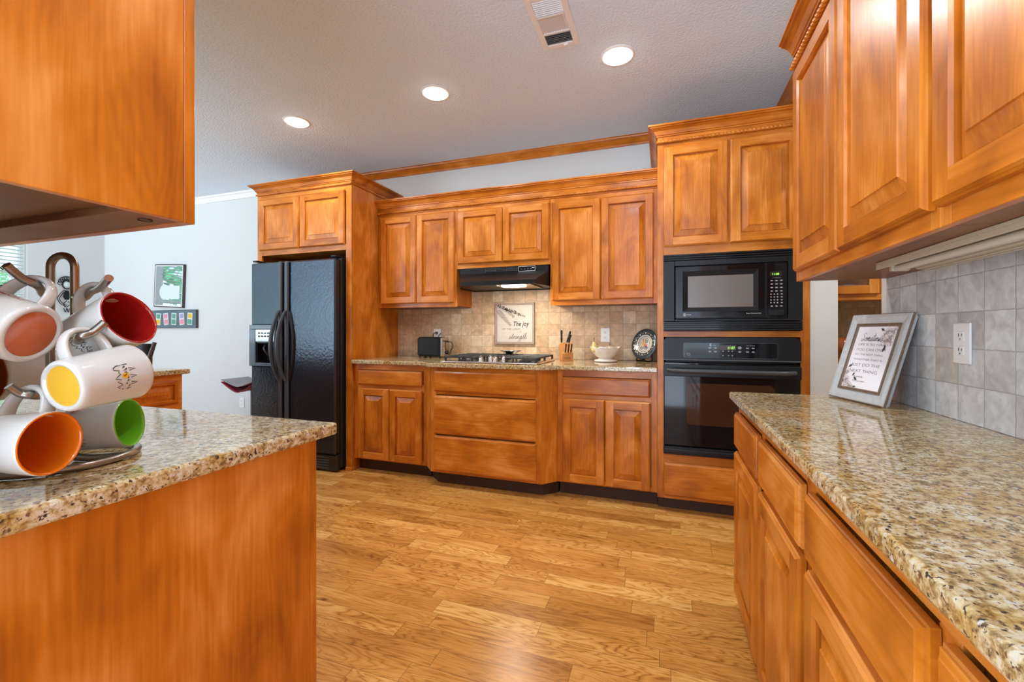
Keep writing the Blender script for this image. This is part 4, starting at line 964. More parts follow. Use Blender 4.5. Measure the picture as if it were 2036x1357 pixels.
# knife block
t = thing('knife_block', 'orange-brown wooden knife block beside the cooktop', 'knife block', (-.725, 3.37, ZC), (0, 0, math.radians(24)))
pf = [(-.062, .0005), (.050, .0005), (.078, .118), (.030, .140), (-.012, .098), (-.030, .070), (-.062, .056)]
mb = MB(); X = .043; n = len(pf)
mb.add([(-X, y, z) for y, z in pf]+[(X, y, z) for y, z in pf], [list(range(n)), [n+i for i in range(n)][::-1]]+[(i, (i+1) % n, n+(i+1) % n, n+i) for i in range(n)]); mb.build('block', 'block_wood', t, True)
mb = MB(); put_text(mb, 'KNIVES', lambda a, b_: (a, -.0625, b_), 0, .018, width=.05, height=.012, align='c'); mb.build('lettering', 'ink_brown', t, True)
base = Matrix.Translation((-.725, 3.37, ZC)) @ Matrix.Rotation(math.radians(24), 4, 'Z')
def knife(p, d, L, r, label, grp):
    d = Vector(d).normalized(); p = Vector(p); s = Vector((0, 0, 1)).cross(d).normalized(); 
    k = thing('kitchen_knife', label, 'knife', tuple(base @ p), group=grp)
    mb = MB(); pts = [base @ (p+d*(L*q)+Vector((0, -.004*math.sin(PI*q)-.006*q*q, 0))) for q in [0, .1, .25, .45, .65, .85, .96, 1]]
    mb.tube(pts, [r*.75, r*.8, r*1.0, r*.85, r*.95, r*1.1, r*.95, r*.5], 10); h_ = mb.build('handle', 'black_plastic', k)
    mb = MB(); mb.box(-.001, .001, -.005, .005, -.012, .004); mb.build('blade', 'steel', k, True, (k.matrix_basis.inverted() @ base @ Matrix.Translation(p)) @ d.to_track_quat('Z', 'Y').to_matrix().to_4x4())
G1, G2 = 'long-handled knives in the top of the block', 'small steak knives in the front tier of the block'
knife((-.030, .035, .143), (-.05, -.15, 1), .098, .0085, 'tallest black-handled knife at the cooktop side of the block', None)
knife((.012, .030, .143), (.28, -.10, 1), .092, .0085, 'black-handled knife leaning outward over the middle of the block', None)
knife((.030, .048, .136), (.22, -.05, 1), .070, .0075, 'black-handled knife leaning outward nearest the colander bowl', None)
for i, x in enumerate((-.018, 0.004, .026)): knife((x, -.047, .066), (.02, -.35, 1), .072, .0062, ['small steak knife in the front tier on the cooktop side', 'small steak knife in the middle of the front tier', 'small steak knife in the front tier nearest the colander bowl'][i], G2)

# colander bowl with pears
bx, by = -.418, 3.36
t = thing('colander_bowl', 'cream ceramic colander bowl with pierced flower pattern and scalloped rim', 'bowl', (bx, by, ZC))
def scal(r, z, k, amp): return [(bx+r*math.cos(2*PI*j/64), by+r*math.sin(2*PI*j/64), ZC+z+amp*abs(math.cos(4*(2*PI*j/64)+.4))) for j in range(64)]
mb = MB(); mb.loft([scal(r, z, 0, a) for r, z, a in [(.060, .032, 0), (.074, .042, 0), (.092, .062, .0), (.105, .085, .004), (.112, .100, .010), (.115, .104, .012), (.111, .104, .011), (.100, .084, .004), (.086, .062, 0), (.055, .040, 0), (.001, .038, 0)]], 0, 0, True); mb.build('bowl_body', 'bowl_ceramic', t)
mb = MB(); mb.lathe([(.0, .001), (.078, .001), (.086, .004), (.086, .012), (.078, .016), (.056, .020), (.052, .030), (.062, .034), (0, .034)], Matrix.Translation((bx, by, ZC)), 40); mb.build('saucer_foot', 'bowl_ceramic', t)
mb = MB()
def bowl_pt(th, z):
    r = .074+(.105-.074)*((z-.042)/.043)**.8 if z < .085 else .105+(z-.085)*.4; r += .0007; return (bx+r*math.cos(th), by+r*math.sin(th), ZC+z)
for j in range(9):
    th0 = -PI/2+.31+j*2*PI/9
    for R_, n in ((.016, 18), (.010, 10), (.003, 4)):
        for k in range(n):
            a = 2*PI*k/n; th = th0+R_*math.cos(a)/.095; z = .069+R_*math.sin(a)*.9; p = Vector(bowl_pt(th, z)); q = .0013
            tt = Vector((-math.sin(th), math.cos(th), 0)); vv = Vector((math.cos(th)*.5, math.sin(th)*.5, .85)); mb.add([p+tt*q, p+vv*q, p-tt*q, p-vv*q], [(0, 1, 2, 3)])
for k in range(90):
    th = 2*PI*k/90; z = .094+.009*abs(math.cos(4*th+.4)); p = Vector(bowl_pt(th, z)); q = .0011; tt = Vector((-math.sin(th), math.cos(th), 0)); mb.add([p+tt*q, p+Vector((0, 0, q)), p-tt*q, p-Vector((0, 0, q))], [(0, 1, 2, 3)])
mb.build('pierced_pattern', 'bowl_dot', t)
def pear(label, px, py, pz, rot, s=1.0):
    t = thing('pear', label, 'pear', (px, py, pz), rot)
    mb = MB(); mb.lathe([(0, 0), (.014*s, .001), (.026*s, .012*s), (.030*s, .028*s), (.024*s, .050*s), (.015*s, .068*s), (.011*s, .080*s), (.005*s, .086*s), (0, .085*s)], None, 20); mb.build('fruit_body', 'pear_skin', t, True)
    mb = MB(); mb.tube([(0, 0, .083*s), (.001, 0, .096*s), (.004, 0, .112*s)], [.0014, .0016, .0028], 7); mb.build('stem', 'stem_brown', t, True)
pear('yellow pear poking up over the cooktop side of the bowl rim', bx-.070, by-.045, ZC+.068, (.12, -.12, 0), 1.0)
pear('yellow pear sunk in the bowl, only its stem showing', bx+.040, by-.030, ZC+.046, (.1, -.1, 0), .85)

# plate on stand
N_ = Vector((-.60, -.76, .25)).normalized(); U_ = Vector((0, 0, 1)); U_ = (U_-N_*U_.dot(N_)).normalized(); V_ = U_.cross(N_)
M = Matrix((V_, U_, N_)).transposed().to_4x4(); M.translation = (-.137, 3.43, ZC+.134)
t = thing('decorative_plate', 'round rooster-painted plate with dark checkered rim', 'plate', (-.137, 3.43, ZC+.134)); bpy_update(t)
mb = MB(); mb.lathe([(0, 0), (.060, 0), (.075, .004), (.115, .010), (.118, .008), (.116, .005), (.075, -.003), (0, -.006)], M, 48); mb.build('plate_body', 'plate_rim', t)
F = lambda a, b_: M @ Vector((a, b_, .0012)); F2 = lambda a, b_: M @ Vector((a, b_, .0018))
FR = lambda z: (lambda a, b_: M @ Vector((a, b_, z+ (max(0, math.hypot(a, b_)-.062)*.16))))
mb = MB(); poly(mb, circ(0, 0, .059, n=36), F, 0)
def ring(r0, r1, fn, m_):
    A = circ(0, 0, r0, n=40); B = circ(0, 0, r1, n=40)
    for k in range(40): q = (k+1) % 40; mb.add([fn(*A[k]), fn(*A[q]), fn(*B[q]), fn(*B[k])], [(0, 1, 2, 3)], m_)
ring(.062, .072, FR(.0035), 0); ring(.046, .049, F2, 1)
for k in range(20): a = 2*PI*k/20; poly(mb, circ(.085*math.cos(a), .085*math.sin(a), .006 if k % 2 else .0042, n=7), FR(.0052), 0 if k % 2 else 7)
for k in range(20): a = 2*PI*(k+.5)/20; poly(mb, circ(.092*math.cos(a), .092*math.sin(a), .0055, n=7), FR(.0056), 1)
for i in range(9):
    for k in range(3):
        if (i+k) % 2: poly(mb, [(-.034+i*.0075, -.040+k*.007), (-.0265+i*.0075, -.040+k*.007), (-.0265+i*.0075, -.033+k*.007), (-.034+i*.0075, -.033+k*.007)], F2, 2)
poly(mb, [(-.030, .018), (-.018, .030), (-.006, .024), (-.004, .004), (.004, -.010), (-.010, -.016), (-.022, -.006)], F2, 4)
poly(mb, circ(.010, -.010, .018, .010, 12), F2, 3); poly(mb, circ(.018, -.022, .016, .007, 12), F2, 6)
for a0, a1, m_ in ((1.5, .042, 2), (1.1, .046, 5), (.8, .044, 5), (.5, .040, 5)): poly(mb, [(.004, .002), (a1*math.cos(a0-.08)*.8, a1*math.sin(a0-.08)*.8), (a1*math.cos(a0), a1*math.sin(a0)), (a1*math.cos(a0+.1)*.8, a1*math.sin(a0+.1)*.8)], F2, m_)
poly(mb, [(-.026, .032), (-.018, .037), (-.010, .033), (-.016, .026)], F2, 3)
mb.build('painted_design', ['plate_cream', 'plate_blue', 'ink', 'rooster_red', 'rooster_orange', 'leaf_green', 'plum', 'heart_yellow'], t)
t = thing('plate_stand', 'small black easel stand under the painted plate', 'plate stand', (-.137, 3.43, ZC))
mb = MB()
for sg in (-1, 1):
    c = Vector((-.137, 3.43, ZC)); V2 = Vector((V_.x, V_.y, 0)).normalized()*sg; fwd = Vector((N_.x, N_.y, 0)).normalized()
    mb.tube([c+V2*.030+fwd*.052+Vector((0, 0, .028)), c+V2*.034+fwd*.050+Vector((0, 0, .012)), c+V2*.046+fwd*.030+Vector((0, 0, .0055)), c+V2*.040-fwd*.035+Vector((0, 0, .0055)), c+V2*.020-fwd*.055+Vector((0, 0, .08))], .005, 8)
mb.tube([c-V2*.046+fwd*.030+Vector((0, 0, .0055)), c-V2*.0+fwd*.024+Vector((0, 0, .016)), c+V2*.046+fwd*.030+Vector((0, 0, .0055))], .005, 8)
mb.build('wire_frame', 'black_satin', t)

# ------------------------------------------------------------ framed quote on the +X counter
BL = Vector((.598, 1.984, .8855)); wv = Vector((.244, -.970, 0)).normalized(); hn = Vector((.970, .244, 0)).normalized(); ta = math.radians(16.7)
up_ = hn*math.sin(ta)+Vector((0, 0, math.cos(ta))); fn_ = wv.cross(up_); 
if fn_.x > 0: fn_ = -fn_
M = Matrix((wv, up_, fn_)).transposed().to_4x4(); M.translation = BL
t = thing('picture_frame', 'silver photo frame with a floral printed quote leaning on the granite counter', 'picture frame', tuple(BL)); bpy_update(t)
FW, FH = .278, .322
def frame_ring(mb, steps, m):
    for (i0, d0), (i1, d1) in zip(steps[:-1], steps[1:]):
        A = [(i0, i0, d0), (FW-i0, i0, d0), (FW-i0, FH-i0, d0), (i0, FH-i0, d0)]; B = [(i1, i1, d1), (FW-i1, i1, d1), (FW-i1, FH-i1, d1), (i1, FH-i1, d1)]
        for k in range(4): q = (k+1) % 4; mb.add([M @ Vector(A[k]), M @ Vector(A[q]), M @ Vector(B[q]), M @ Vector(B[k])], [(0, 1, 2, 3)], m)
mb = MB(); frame_ring(mb, [(.002, 0), (.004, .003), (.014, .0035), (.030, -.001), (.036, -.003)], 0); frame_ring(mb, [(0, -.008), (0, -.001), (.002, 0)], 1)
frame_ring(mb, [(.008, -.022), (.008, -.016), (.003, -.014), (.003, -.010), (0, -.008)], 2); mb.add([M @ Vector(p) for p in ((.008, .008, -.022), (FW-.008, .008, -.022), (FW-.008, FH-.008, -.022), (.008, FH-.008, -.022))], [(0, 1, 2, 3)], 1)
mb.build('frame', ['frame_silver', 'frame_bronze', 'frame_silver'], t)
mb = MB(); frame_ring(mb, [(.036, -.003), (.036, .001), (.039, .001), (.040, -.002), (.042, .000), (.045, -.001), (.047, -.004)], 0); mb.build('inner_lip', 'frame_bronze', t)
mb = MB(); q = .047; mb.add([M @ Vector(p) for p in ((q, q, -.004), (FW-q, q, -.004), (FW-q, FH-q, -.004), (q, FH-q, -.004))], [(0, 1, 2, 3)]); pg = mb.build('print_sheet', 'paper', t)
mb = MB(); mb.add([M @ Vector(p) for p in ((.11, .20, -.023), (.17, .20, -.023), (.17, .20, -.026), (.11, .20, -.026))], [(0, 1, 2, 3)])
mb.tube([M @ Vector((.14, .19, -.024)), M @ Vector((.14, .06, -.055))], .004, 6); mb.build('easel_leg', 'black_satin', t)
pw, ph = FW-2*q, FH-2*q
F = lambda a, b_: M @ Vector((q+a*pw, q+b_*ph, -.0037)); F3 = lambda a, b_: M @ Vector((q+a*pw, q+b_*ph, -.0034)); F4 = lambda a, b_: M @ Vector((q+a*pw, q+b_*ph, -.0032))
mb = MB(); cursive(mb, 'Sometimes', lambda a, b_: F4(a, b_), .16, .765, .062, .0038, 0, .2)
for body, y, x0, x1, h_ in (('LIFE IS SO HARD', .690, .13, .88, .036), ('YOU CAN ONLY', .605, .12, .88, .040), ('DO THE NEXT THING', .530, .12, .84, .028), ('WHATEVER THAT IS', .448, .11, .86, .032), ('JUST DO THE', .352, .10, .85, .046), ('NEXT THING', .252, .10, .83, .046)):
    put_text(mb, body, F, x0, y, width=x1-x0, height=h_, offset=-.008)
put_text(mb, 'faithfully', F, .26, .175, width=.26, height=.022, shear=.4); put_text(mb, 'Elisabeth Elliot', F, .26, .105, width=.34, height=.018, shear=.4)
mb.build('lettering', ['ink_grey'], pg)
mb = MB(); rnd = random.Random(3)
def flower(cx_, cy_, r, m_=0):
    for k in range(5):
        a = 2*PI*k/5+rnd.random(); poly(mb, circ(cx_+r*.55*math.cos(a), cy_+r*.45*math.sin(a), r*.5, r*.4, 9), F3, m_); qq = circ(cx_+r*.55*math.cos(a), cy_+r*.45*math.sin(a), r*.5, r*.4, 9); ribbon(mb, qq+[qq[0]], F4, .0012, 2)
def leaf(x, y, a, L): c_, s_ = math.cos(a), math.sin(a); poly(mb, [(x, y), (x+L*.5*c_-L*.22*s_, y+(L*.5*s_+L*.22*c_)*.8), (x+L*c_, y+L*s_*.8), (x+L*.5*c_+L*.22*s_, y+(L*.5*s_-L*.22*c_)*.8)], F4, 1)
for fl, lv, rr_ in ((((.80, .93), (.90, .86), (.73, .87), (.84, .80), (.93, .95), (.76, .77), (.92, .76)), ((.70, .93, 2.7, .12), (.83, .70, -1.8, .13), (.80, .72, -1.2, .12), (.66, .80, 3.6, .08)), .075),
                    (((.02, .20), (.11, .12), (.03, .10), (.17, .05), (.05, .26), (.07, .02), (.26, .02)), ((.04, .32, .6, .12), (.27, .17, -.5, .13), (.22, .18, 1.0, .10), (.32, .01, .2, .09), (.02, .05, 1.8, .08)), .062)):
    mb = MB()
    for x, y in fl: flower(x, y, rr_)
    for x, y, a, L in lv: leaf(x, y, a, L)
    mb.build('floral_print', ['petal_pink', 'leaf_dark', 'frame_bronze'], pg)

# under-cabinet light
t = thing('undercabinet_light', 'almond slim fluorescent fixture mounted under the wall cabinets over the granite', 'light fixture', (.64, 1.2, 1.3265))
mb = MB(); mb.box(.575, .700, .62, 1.525, 1.319, 1.3268, 0, 0, .001); mb.box(.575, .580, .62, 1.525, 1.307, 1.319, 0, 0, .001); mb.box(.650, .700, .62, 1.49, 1.300, 1.319, 0, 0, .003)
mb.build('housing', 'fixture_almond', t)
mb = MB()
for x in (.667, .683): mb.box(x-.003, x+.003, .63, 1.487, 1.2965, 1.2999, 0, 0, .001)
mb.build('diffuser_rib', 'fixture_almond', t)
mb = MB(); mb.tube([(.615, .65, 1.307), (.615, 1.500, 1.307)], .0085, 12); mb.tube([(.637, .65, 1.309), (.637, 1.485, 1.309)], .006, 10); mb.build('tube_lamp', 'tube_glass', t)
mb = MB(); mb.box(.602, .645, 1.500, 1.518, 1.300, 1.3188, 0, 0, .003); mb.build('socket', 'fixture_almond', t)

# ------------------------------------------------------------ ceiling
CANS = [((-2.53, 2.48), 'white recessed ceiling light nearest the refrigerator, lit'), ((-1.385, 2.475), 'white recessed ceiling light between the other two, lit'), ((-.243, 2.475), 'white recessed ceiling light beside the air vent, lit')]
for i, ((x, y), lb) in enumerate(CANS):
    t = thing('recessed_light', lb, 'ceiling light', (x, y, CEIL-.001), group='recessed ceiling lights over the cooktop aisle')
    M = Matrix.Translation((x, y, 0))
    mb = MB(); mb.lathe([(.074, CEIL-.002), (.075, CEIL-.008), (.090, CEIL-.006), (.094, CEIL-.0005)], M, 40); mb.build('trim_ring', 'white_paint', t)
    mb = MB(); mb.lathe([(.0735, CEIL-.0015), (.0735, CEIL-.009), (.06, CEIL-.018), (.035, CEIL-.024), (0, CEIL-.026)], M, 32); mb.build('lens', 'lens_white', t)
def can_lamp(x, y, wt):
    l = bpy.data.lights.new('can_lamp', 'AREA'); l.shape = 'DISK'; l.size = .14; l.energy = wt; l.color = (.90, .96, 1.0)
    o = bpy.data.objects.new('can_lamp', l); C.objects.link(o); o.location = (x, y, CEIL-.030)
for (x, y), lb in CANS: can_lamp(x, y, CAN_W)
for x, y in ((-.35, .9), (-2.53, 1.35), (-.35, -.6), (-4.6, .4)):
    t = thing('recessed_light', {(-.35, .9): 'white recessed ceiling light over the aisle beside the mug tree', (-2.53, 1.35): 'white recessed ceiling light over the island end', (-.35, -.6): 'white recessed ceiling light by the room entrance', (-4.6, .4): 'white recessed ceiling light in the breakfast area'}[(x, y)], 'ceiling light', (x, y, CEIL-.001))
    M = Matrix.Translation((x, y, 0)); mb = MB(); mb.lathe([(.074, CEIL-.002), (.075, CEIL-.008), (.090, CEIL-.006), (.094, CEIL-.0005)], M, 32); mb.build('trim_ring', 'white_paint', t)
    mb = MB(); mb.lathe([(.0735, CEIL-.0015), (.0735, CEIL-.009), (.035, CEIL-.024), (0, CEIL-.026)], M, 24); mb.build('lens', 'lens_white', t)
    can_lamp(x, y, CAN_W*.9)
t = thing('recessed_light', 'white ceiling light added out of view to brighten the pantry', 'ceiling light', (1.7, 2.3, CEIL-.001)); M = Matrix.Translation((1.7, 2.3, 0)); mb = MB(); mb.lathe([(.074, CEIL-.002), (.075, CEIL-.008), (.090, CEIL-.006), (.094, CEIL-.0005)], M, 32); mb.build('trim_ring', 'white_paint', t); mb = MB(); mb.lathe([(.0735, CEIL-.0015), (.0735, CEIL-.009), (.035, CEIL-.024), (0, CEIL-.026)], M, 24); mb.build('lens', 'lens_white', t); can_lamp(1.7, 2.3, 20)  # added lamp, out of view, lifts the pantry and the doorway jamb
t = thing('ceiling_vent', 'white louvered air register in the ceiling beside a recessed light', 'air vent', (-.515, 2.1, CEIL-.001))
vx0, vx1, vy0, vy1 = -.614, -.420, 1.905, 2.290; Z = CEIL
mb = MB(); b_ = .030
for a in ((vx0, vx0+b_, vy0, vy1), (vx1-b_, vx1, vy0, vy1), (vx0+b_, vx1-b_, vy0, vy0+b_), (vx0+b_, vx1-b_, vy1-b_, vy1)): mb.box(*a, Z-.010, Z-.0005, 0, 0, .002)
for y in (2.045, 2.170): mb.box(vx0+b_, vx1-b_, y-.006, y+.006, Z-.010, Z-.003)
mb.build('frame', 'white_paint', t)
mb = MB(); mb.box(vx0+b_, vx1-b_, vy0+b_, vy1-b_, Z-.0015, Z-.0005); mb.build('backing', 'dark_grey', t)
mb = MB()
def louv(x0, x1, y0, y1, tilt, along):
    c = ((x0+x1)/2, (y0+y1)/2)
    if along == 'x': mb.add([(x0, y0, Z-.010), (x1, y0, Z-.010), (x1, y1, Z-.002), (x0, y1, Z-.002)] if tilt > 0 else [(x0, y0, Z-.002), (x1, y0, Z-.002), (x1, y1, Z-.010), (x0, y1, Z-.010)], [(0, 1, 2, 3)])
    else: mb.add([(x0, y0, Z-.010), (x0, y1, Z-.010), (x1, y1, Z-.002), (x1, y0, Z-.002)], [(0, 1, 2, 3)])
for k in range(7): y = 2.182+k*.0122; louv(vx0+b_, vx1-b_, y, y+.0085, 1, 'x') if y < 2.255 else None
for k in range(11): x = vx0+b_+k*.0123; louv(x, x+.0098, 2.051, 2.164, 1, 'y')
for k in range(8): y = 1.940+k*.0125; louv(vx0+b_, vx1-b_, y, y+.0045, -1, 'x')
mb.build('louver', 'white_paint', t)
mb = MB(); mb.box(-.500, -.478, 2.262, 2.268, Z-.020, Z-.009, 0, 0, .002); mb.build('damper_lever', 'white_paint', t)

# ------------------------------------------------------------ pantry seen through the doorway
mb = MB(); mb.box(PX1+.001, 3.1, 3.73, 3.7395, .905, 1.45); tag(mb.build('backsplash', 'tile_pantry'), 'brown tile wall seen through the doorway under the glass-door cabinet', 'backsplash')
fy = Fr((0, 3.40, 0), (1, 0, 0), (0, -1, 0))
t = thing('wall_cabinet', 'wooden cabinet with glass doors seen through the doorway', 'cabinet', (1.4, 3.55, 1.335))
mb = MB(); mb.box(.93, 1.90, 3.42, 3.728, 1.340, 1.36); mb.box(.93, .95, 3.42, 3.728, 1.36, 2.3); mb.box(1.88, 1.90, 3.42, 3.728, 1.36, 2.3); mb.box(.93, 1.90, 3.42, 3.728, 2.28, 2.3); mb.box(.95, 1.88, 3.715, 3.728, 1.36, 2.28); mb.build('carcass', 'wood_x', t)
face_frame(fy, [(.93, .96, 1.335, 2.3, 1), (1.87, 1.90, 1.335, 2.3, 1), (.96, 1.87, 1.335, 1.372, 0), (1.29, 1.33, 1.372, 2.3, 1), (.96, 1.87, 2.2, 2.3, 0)], t)
for a0, a1 in ((.955, 1.295), (1.32, 1.875)):
    mb = MB(); S = .055
    for a in ((a0, a0+S, 1.374, 2.22, 0), (a1-S, a1, 1.374, 2.22, 0), (a0+S, a1-S, 1.374, 1.374+S, 1), (a0+S, a1-S, 2.22-S, 2.22, 1)): fy.box(mb, *a[:4], .001, .021, a[4], rt(), .003)
    d = mb.build('door', ['wood_z', 'wood_x'], t)
    mb = MB(); fy.box(mb, a0+S, a1-S, 1.374+S, 2.22-S, .009, .012); mb.build('glass', 'clear_glass', d)
for k, x in enumerate((1.05, 1.18)):
    t = thing('serving_bowl', ['white bowl behind the glass cabinet door nearest the door jamb', 'white bowl behind the glass cabinet door beside the stile'][k], 'bowl', (x, 3.56, 1.3605), group='bowls behind the pantry glass'); mb = MB()
    mb.lathe([(0, 0), (.03, 0), (.05, .03), (.06, .085), (.057, .085), (.045, .03), (0, .01)], Matrix.Translation((x, 3.56, 1.3605)), 24); mb.build('bowl_body', 'bowl_ceramic', t)
t = thing('base_cabinet', 'wooden base cabinet seen through the doorway under brown tile', 'cabinet', (1.4, 3.4, 0))
fz = Fr((0, 3.14, 0), (1, 0, 0), (0, -1, 0)); mb = MB(); mb.box(.93, 1.90, 3.16, 3.728, .0, .870); mb.build('carcass', 'wood_z', t)
face_frame(fz, [(.93, .97, 0, .87, 1), (1.86, 1.90, 0, .87, 1), (.97, 1.86, .83, .87, 0)], t); door(fz, .95, 1.40, .12, .82, t); door(fz, 1.404, 1.88, .12, .82, t)
worktop([(.922, 3.10), (1.93, 3.10), (1.93, 3.728), (.922, 3.728)], .902, 'speckled granite countertop seen through the doorway', .030)
t = thing('glass_jar', 'round amber glass jar on the counter through the doorway', 'jar', (1.075, 3.33, .903))
M = Matrix.Translation((1.075, 3.33, .903)); mb = MB(); mb.lathe([(0, 0), (.035, 0), (.045, .02), (.040, .045), (.022, .062), (.020, .078), (.048, .105), (.058, .135), (.052, .165), (.030, .185), (0, .192)], M, 28); mb.build('jar_body', 'jar_amber', t)

# ------------------------------------------------------------ breakfast room
worktop([(-4.4, 1.02), (-2.76, 1.02), (-2.76, 1.879), (-4.4, 1.879)], .902, 'speckled granite countertop of the island in front of the black chair', .030)
t = thing('island_cabinet', 'wooden island cabinet with a raised end panel beyond the mug tree', 'cabinet', (-3.4, 1.45, 0))
mb = MB(); mb.box(-4.2, -2.792, 1.10, 1.853, 0, .871); mb.build('carcass', 'wood_y', t)
fi = Fr((-2.792, 0, 0), (0, 1, 0), (1, 0, 0)); door(fi, 1.12, 1.828, .695, .835, t, .012, .022, .0005)
door(fi, 1.12, 1.828, .10, .660, t, .012, .05, .0005)
t = thing('counter_chair', 'black leather counter chair behind the island', 'chair', (-3.83, 2.15, 0))
mb = MB(); mb.loft([[(-4.03+.01*k, 2.19-.002, .70), (-4.03+.01*k, 2.23, .70)] for k in (0,)]*2, 0) if False else None
rg = []
for k in range(9):
    z = .70+.34*k/8; y = 2.165+.02*math.sin(PI*k/8)+.02*k/8; wd = .17+.015*k/8; rg.append([(-3.83-wd, y-.022, z), (-3.83, y-.004, z), (-3.83+wd, y-.022, z), (-3.83+wd, y+.014, z), (-3.83, y+.03, z), (-3.83-wd, y+.014, z)])
mb.loft(rg, 0, 0, True, True, True, True); mb.build('backrest', 'leather_black', t)
mb = MB(); mb.box(-4.03, -3.63, 1.90, 2.18, .60, .67, 0, 0, .02); mb.build('seat', 'leather_black', t)
for sx in (-1, 1):
    mb = MB(); x = -3.83+sx*.195; mb.tube([(x, 2.22, .0), (x, 2.16, .30), (x, 2.15, .65), (x+sx*.004, 2.165, .90), (x+sx*.016, 2.205, 1.05)], [.016, .018, .02, .018, .014], 8); mb.build('leg', 'chair_wood', t)
    mb = MB(); mb.tube([(x, 1.92, .0), (x, 1.93, .60)], [.014, .018], 8); mb.build('leg', 'chair_wood', t)
mb = MB()
for z in (.22, .24): pass
mb.box(-4.02, -3.64, 1.92, 1.94, .20, .23, 0, 0, .004); mb.build('footrest', 'chair_wood', t)
t = thing('swivel_stool', 'red and grey saddle-seat stool by the painted wall next to the refrigerator', 'stool', (-3.84, 3.22, 0))
for nm, dz, m_ in (('seat', 0, 'stool_grey'), ('seat_underside', -.022, 'stool_red')):
    mb = MB(); rg = []
    for i in range(17):
        q = i/16; x = -4.055+.43*q; e = abs(2*q-1); rowp = []
        for k in range(9):
            p = k/8; y = 3.05+.30*p; z = .655-.038*(1-(2*q-1)**2)*(.4+.6*p)+.012*math.cos(PI*2*q)-.02*(1-p)*(1-e); th = (.034*math.sin(PI*min(1, q*1.0)))*(1-.5*p)
            rowp.append((x, y, z+(dz-th if dz else 0)))
        rg.append(rowp+[(x_, y_, z_-.006) for x_, y_, z_ in rowp[::-1]])
    mb.loft(rg, 0, 0, True, True, True, True); mb.build(nm, m_, t)
mb = MB(); mb.tube([(-3.84, 3.22, .03), (-3.84, 3.22, .60)], .022, 14); mb.build('post', 'dark_grey', t)
mb = MB(); mb.lathe([(0, 0), (.20, 0), (.20, .008), (.05, .025), (.03, .03), (0, .03)], Matrix.Translation((-3.84, 3.22, .0005)), 32); mb.build('base_disc', 'dark_grey', t)

def wallpic(t, x0, x1, z0, z1, y, b_, mats, tilt=0.0, inner=None):
    cx_, cz_ = (x0+x1)/2, (z0+z1)/2; M = Matrix.Translation((cx_, 0, cz_)) @ Matrix.Rotation(tilt, 4, 'Y') @ Matrix.Translation((-cx_, 0, -cz_))
    mb = MB(); 
    for a in ((x0, x1, z1-b_, z1), (x0, x1, z0, z0+b_), (x0, x0+b_, z0+b_, z1-b_), (x1-b_, x1, z0+b_, z1-b_)): mb.box(a[0], a[1], y, YW-.002, a[2], a[3], 0, 0, .002)
    mb.build('frame', mats[0], t, False, M)
    mb = MB(); mb.box(x0+b_, x1-b_, y+.006, YW-.004, z0+b_, z1-b_); p = mb.build('picture_panel', mats[1], t, False, M)
    return M, p
t = thing('wall_picture', 'thin dark-framed glazed picture reflecting the window, hanging above the photo board', 'picture', (-5.55, 3.54, 1.67))
M, p = wallpic(t, -5.800, -5.300, 1.420, 1.930, 3.528, .012, ('frame_dark', 'picture_glass'), math.radians(3))
mb = MB()
for a in ((-5.788, -5.312, 1.908, 1.918), (-5.788, -5.312, 1.432, 1.442), (-5.788, -5.778, 1.442, 1.908), (-5.322, -5.312, 1.442, 1.908)): mb.box(a[0], a[1], 3.530, 3.5338, a[2], a[3])
mb.build('inner_border', 'white_paint', t, False, M)
mb = MB(); F = flatY(3.5325); poly(mb, circ(-5.62, 1.60, .09, .09, 24), F, 0); poly(mb, [(-5.60, 1.52), (-5.36, 1.52), (-5.36, 1.68), (-5.60, 1.68)], flatY(3.5318), 0)
mb.build('print_motif', ['mat_pale'], p, False, M)
t = thing('photo_board', 'long slate board with a row of small tilted photos on the painted wall', 'photo board', (-5.5, 3.54, 1.28))
M, p = wallpic(t, -5.96, -5.089, 1.172, 1.386, 3.530, .004, ('frame_dark', 'mat_slate'))
cols_ = ['print_purple', 'print_yellow', 'print_pink', 'print_green', 'print_pink', 'print_green']
for k in range(6):
    xc = -5.86+k*.135; mb = MB(); R2 = Matrix.Translation((xc, 0, 1.28)) @ Matrix.Rotation(math.radians((-6, 5)[k % 2]), 4, 'Y')
    mb.box(-.040, .040, 3.526, 3.5358, -.070, .070, 0); mb.box(-.034, .034, 3.5252, 3.526, -.060, -.006, 1); mb.box(-.030, .030, 3.5252, 3.526, .006, .060, 2)
    mb.build('photo', ['mat_pale', cols_[k], cols_[(k+2) % 6]], p, False, R2)
# wire figure
t = thing('wire_figure', 'black wire figure with curls and a pale oval face on the wall by the window', 'wall art', (XL+.03, 3.18, 1.5))
G = lambda a, b_, d=.022: (XL+d, 3.175+a, 1.565+b_)
mb = MB()
def wire(pts, r=.0042): mb.tube([G(*p) for p in smooth_pts(pts)], r, 6)
def smooth_pts(pl):
    P = []
    for i in range(len(pl)-1):
        p0 = pl[max(i-1, 0)]; p1 = pl[i]; p2 = pl[i+1]; p3 = pl[min(i+2, len(pl)-1)]
        for q in range(5):
            t_ = q/5; P.append(tuple(.5*((2*p1[k])+(-p0[k]+p2[k])*t_+(2*p0[k]-5*p1[k]+4*p2[k]-p3[k])*t_*t_+(-p0[k]+3*p1[k]-3*p2[k]+p3[k])*t_**3) for k in (0, 1)))
    return P+[pl[-1]]
wire([(math.cos(a)*.042, .130+math.sin(a)*.05) for a in [2*PI*k/12 for k in range(13)]], .007)
